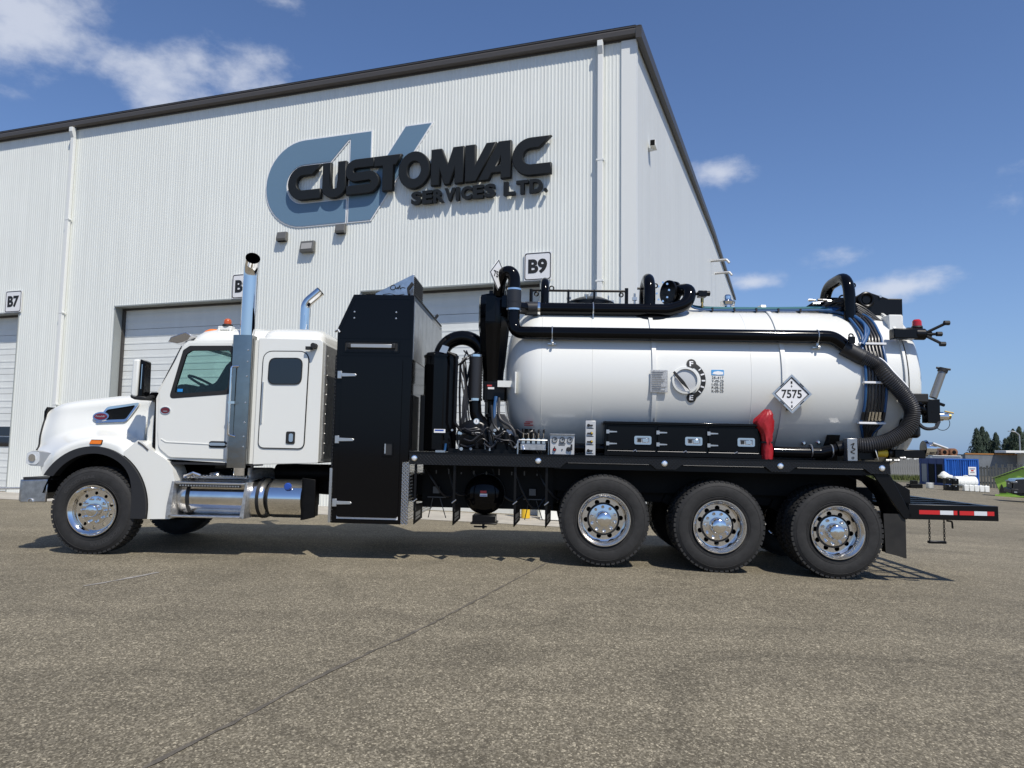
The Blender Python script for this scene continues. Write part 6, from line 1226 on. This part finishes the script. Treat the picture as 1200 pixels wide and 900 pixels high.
# trees
BARK = mat('bark', (.06, .045, .035), .9); NEED = mat('spruce_needles', (.022, .040, .022), .8, var=(.8, .5)); NEED2 = mat('spruce_needles_light', (.032, .052, .026), .8, var=(.8, .5))
def spruce(x, y, h, w, label, seed, m_=NEED, dz=0):
    r = random.Random(seed); t = thing('spruce_tree', label, 'tree', (x, y, gz(x)+dz), (0, 0, 0), 'dark spruces in the distance')
    part('trunk', MB().tube([(0, 0, 0), (0, 0, h*.5), (.05, 0, h*.97)], lambda i: (.28, .16, .02)[i], 7), BARK, t)
    mb = MB(); n = int(h*34)
    for i in range(n):
        f = i/n; z = h*(.05+.95*f**1.0); rr = w*1.25*(1-f)**.9*(.5+.75*r.random())+.05; a = i*2.399+r.random()*.8; dr = .25+.35*r.random()
        ca, sa = math.cos(a), math.sin(a); k = max(3, int(rr*3.0))
        for j in range(k):
            q = (j+.6)/k; px, py, pz = ca*rr*q, sa*rr*q, z-dr*rr*q*.5+(.25*rr*q*q*.5)
            for _ in range(4):
                s = (.16+.22*r.random())*(1.15-q*.4)*(1-.5*f); b = a+r.uniform(-1.2, 1.2); dx, dy = math.cos(b)*s, math.sin(b)*s; ox, oy, oz = r.uniform(-.14, .14), r.uniform(-.14, .14), r.uniform(-.12, .12)
                mb.add([(px+ox, py+oy, pz+oz+.1), (px+ox+dx-dy*.35, py+oy+dy+dx*.35, pz+oz-.22*r.random()-.12), (px+ox+dx+dy*.35, py+oy+dy-dx*.35, pz+oz-.25*r.random()-.18)], [(0, 1, 2)])
    mb.add([(0, 0, h), (.12, 0, h-.8), (-.12, .05, h-.8)], [(0, 1, 2)])
    me = bpy.data.meshes.new('crown'); me.from_pydata(mb.v, [], mb.f); me.update(); part('crown', me, m_, t, smooth=0)
tr = [(1144, 502, 2.0, 'tall narrow spruce, leftmost of the distant dark spruces', NEED), (1151, 500, 2.3, 'tallest spruce of the left group, second from the left', NEED), (1156, 506, 2.2, 'full spruce leaning on the tall pair of the left group', NEED2), (1166.5, 507, 1.9, 'lone spruce right of the left group, in the gap', NEED), (1161, 516, 1.6, 'low spruce filling the left group', NEED2),
      (1178, 514, 1.9, 'spruce with a broken top left of the right group', NEED), (1187, 503, 2.3, 'dense spruce behind the light pole', NEED), (1194, 500, 2.5, 'tall spruce near the right edge behind the pole', NEED2), (1203, 500, 2.5, 'spruce cut by the right edge of the picture', NEED), (1182, 512, 2.2, 'bushy spruce just left of the light pole', NEED2), (1214, 503, 2.4, 'spruce outside the right edge', NEED)]
for i, (px, py, w_, lab, m_) in enumerate(tr):
    D = 118+(i*7) % 16; r_ = F+R_*((px-600)/867)+U_*((450-py)/867); k = D/r_.y; X = r_.x*k; ztp = 1.34+r_.z*k
    spruce(X, D, ztp+1.95, w_, lab, i, m_)
FAR = mat('far_treeline_green', (.035, .05, .03), .9, var=(.05, .5))
mb = MB(); r = random.Random(2)
for i in range(2600):
    x = r.uniform(-200, 1400); y = r.uniform(560, 640); h = r.uniform(3, 6.5); s = r.uniform(2, 4)
    for _ in range(3):
        a = r.uniform(0, pi); mb.add([(x-s*math.cos(a), y-s*math.sin(a), -2), (x+s*math.cos(a), y+s*math.sin(a), -2), (x+s*.3, y, -2+h), (x-s*.5, y, -2+h*.8)], [(0, 1, 2, 3)])
me = bpy.data.meshes.new('far_woods'); me.from_pydata(mb.v, [], mb.f); me.update(); o = part('far_woods', me, FAR, None, smooth=0); o['kind'] = 'stuff'; o['label'] = 'low dark green line of distant woods along the horizon'; o['category'] = 'woods'
mb = MB(); r = random.Random(8)
for i in range(5200):
    x = r.uniform(44, 56); y = 95.9-abs(r.gauss(0, 1.2)); h = r.uniform(.15, .8); a = r.uniform(0, 6.3); z = gz(x); dx, dy = .05*math.cos(a), .05*math.sin(a)
    mb.add([(x-dx, y-dy, z), (x+dx, y+dy, z), (x+r.uniform(-.2, .2), y, z+h)], [(0, 1, 2)])
me = bpy.data.meshes.new('weeds'); me.from_pydata(mb.v, [], mb.f); me.update(); o = part('weeds', me, mat('weed_green', (.10, .12, .035), .9, var=(.7, .4)), None, smooth=0); o['kind'] = 'stuff'; o['label'] = 'tall green weeds growing along the foot of the light grey fence'; o['category'] = 'weeds'
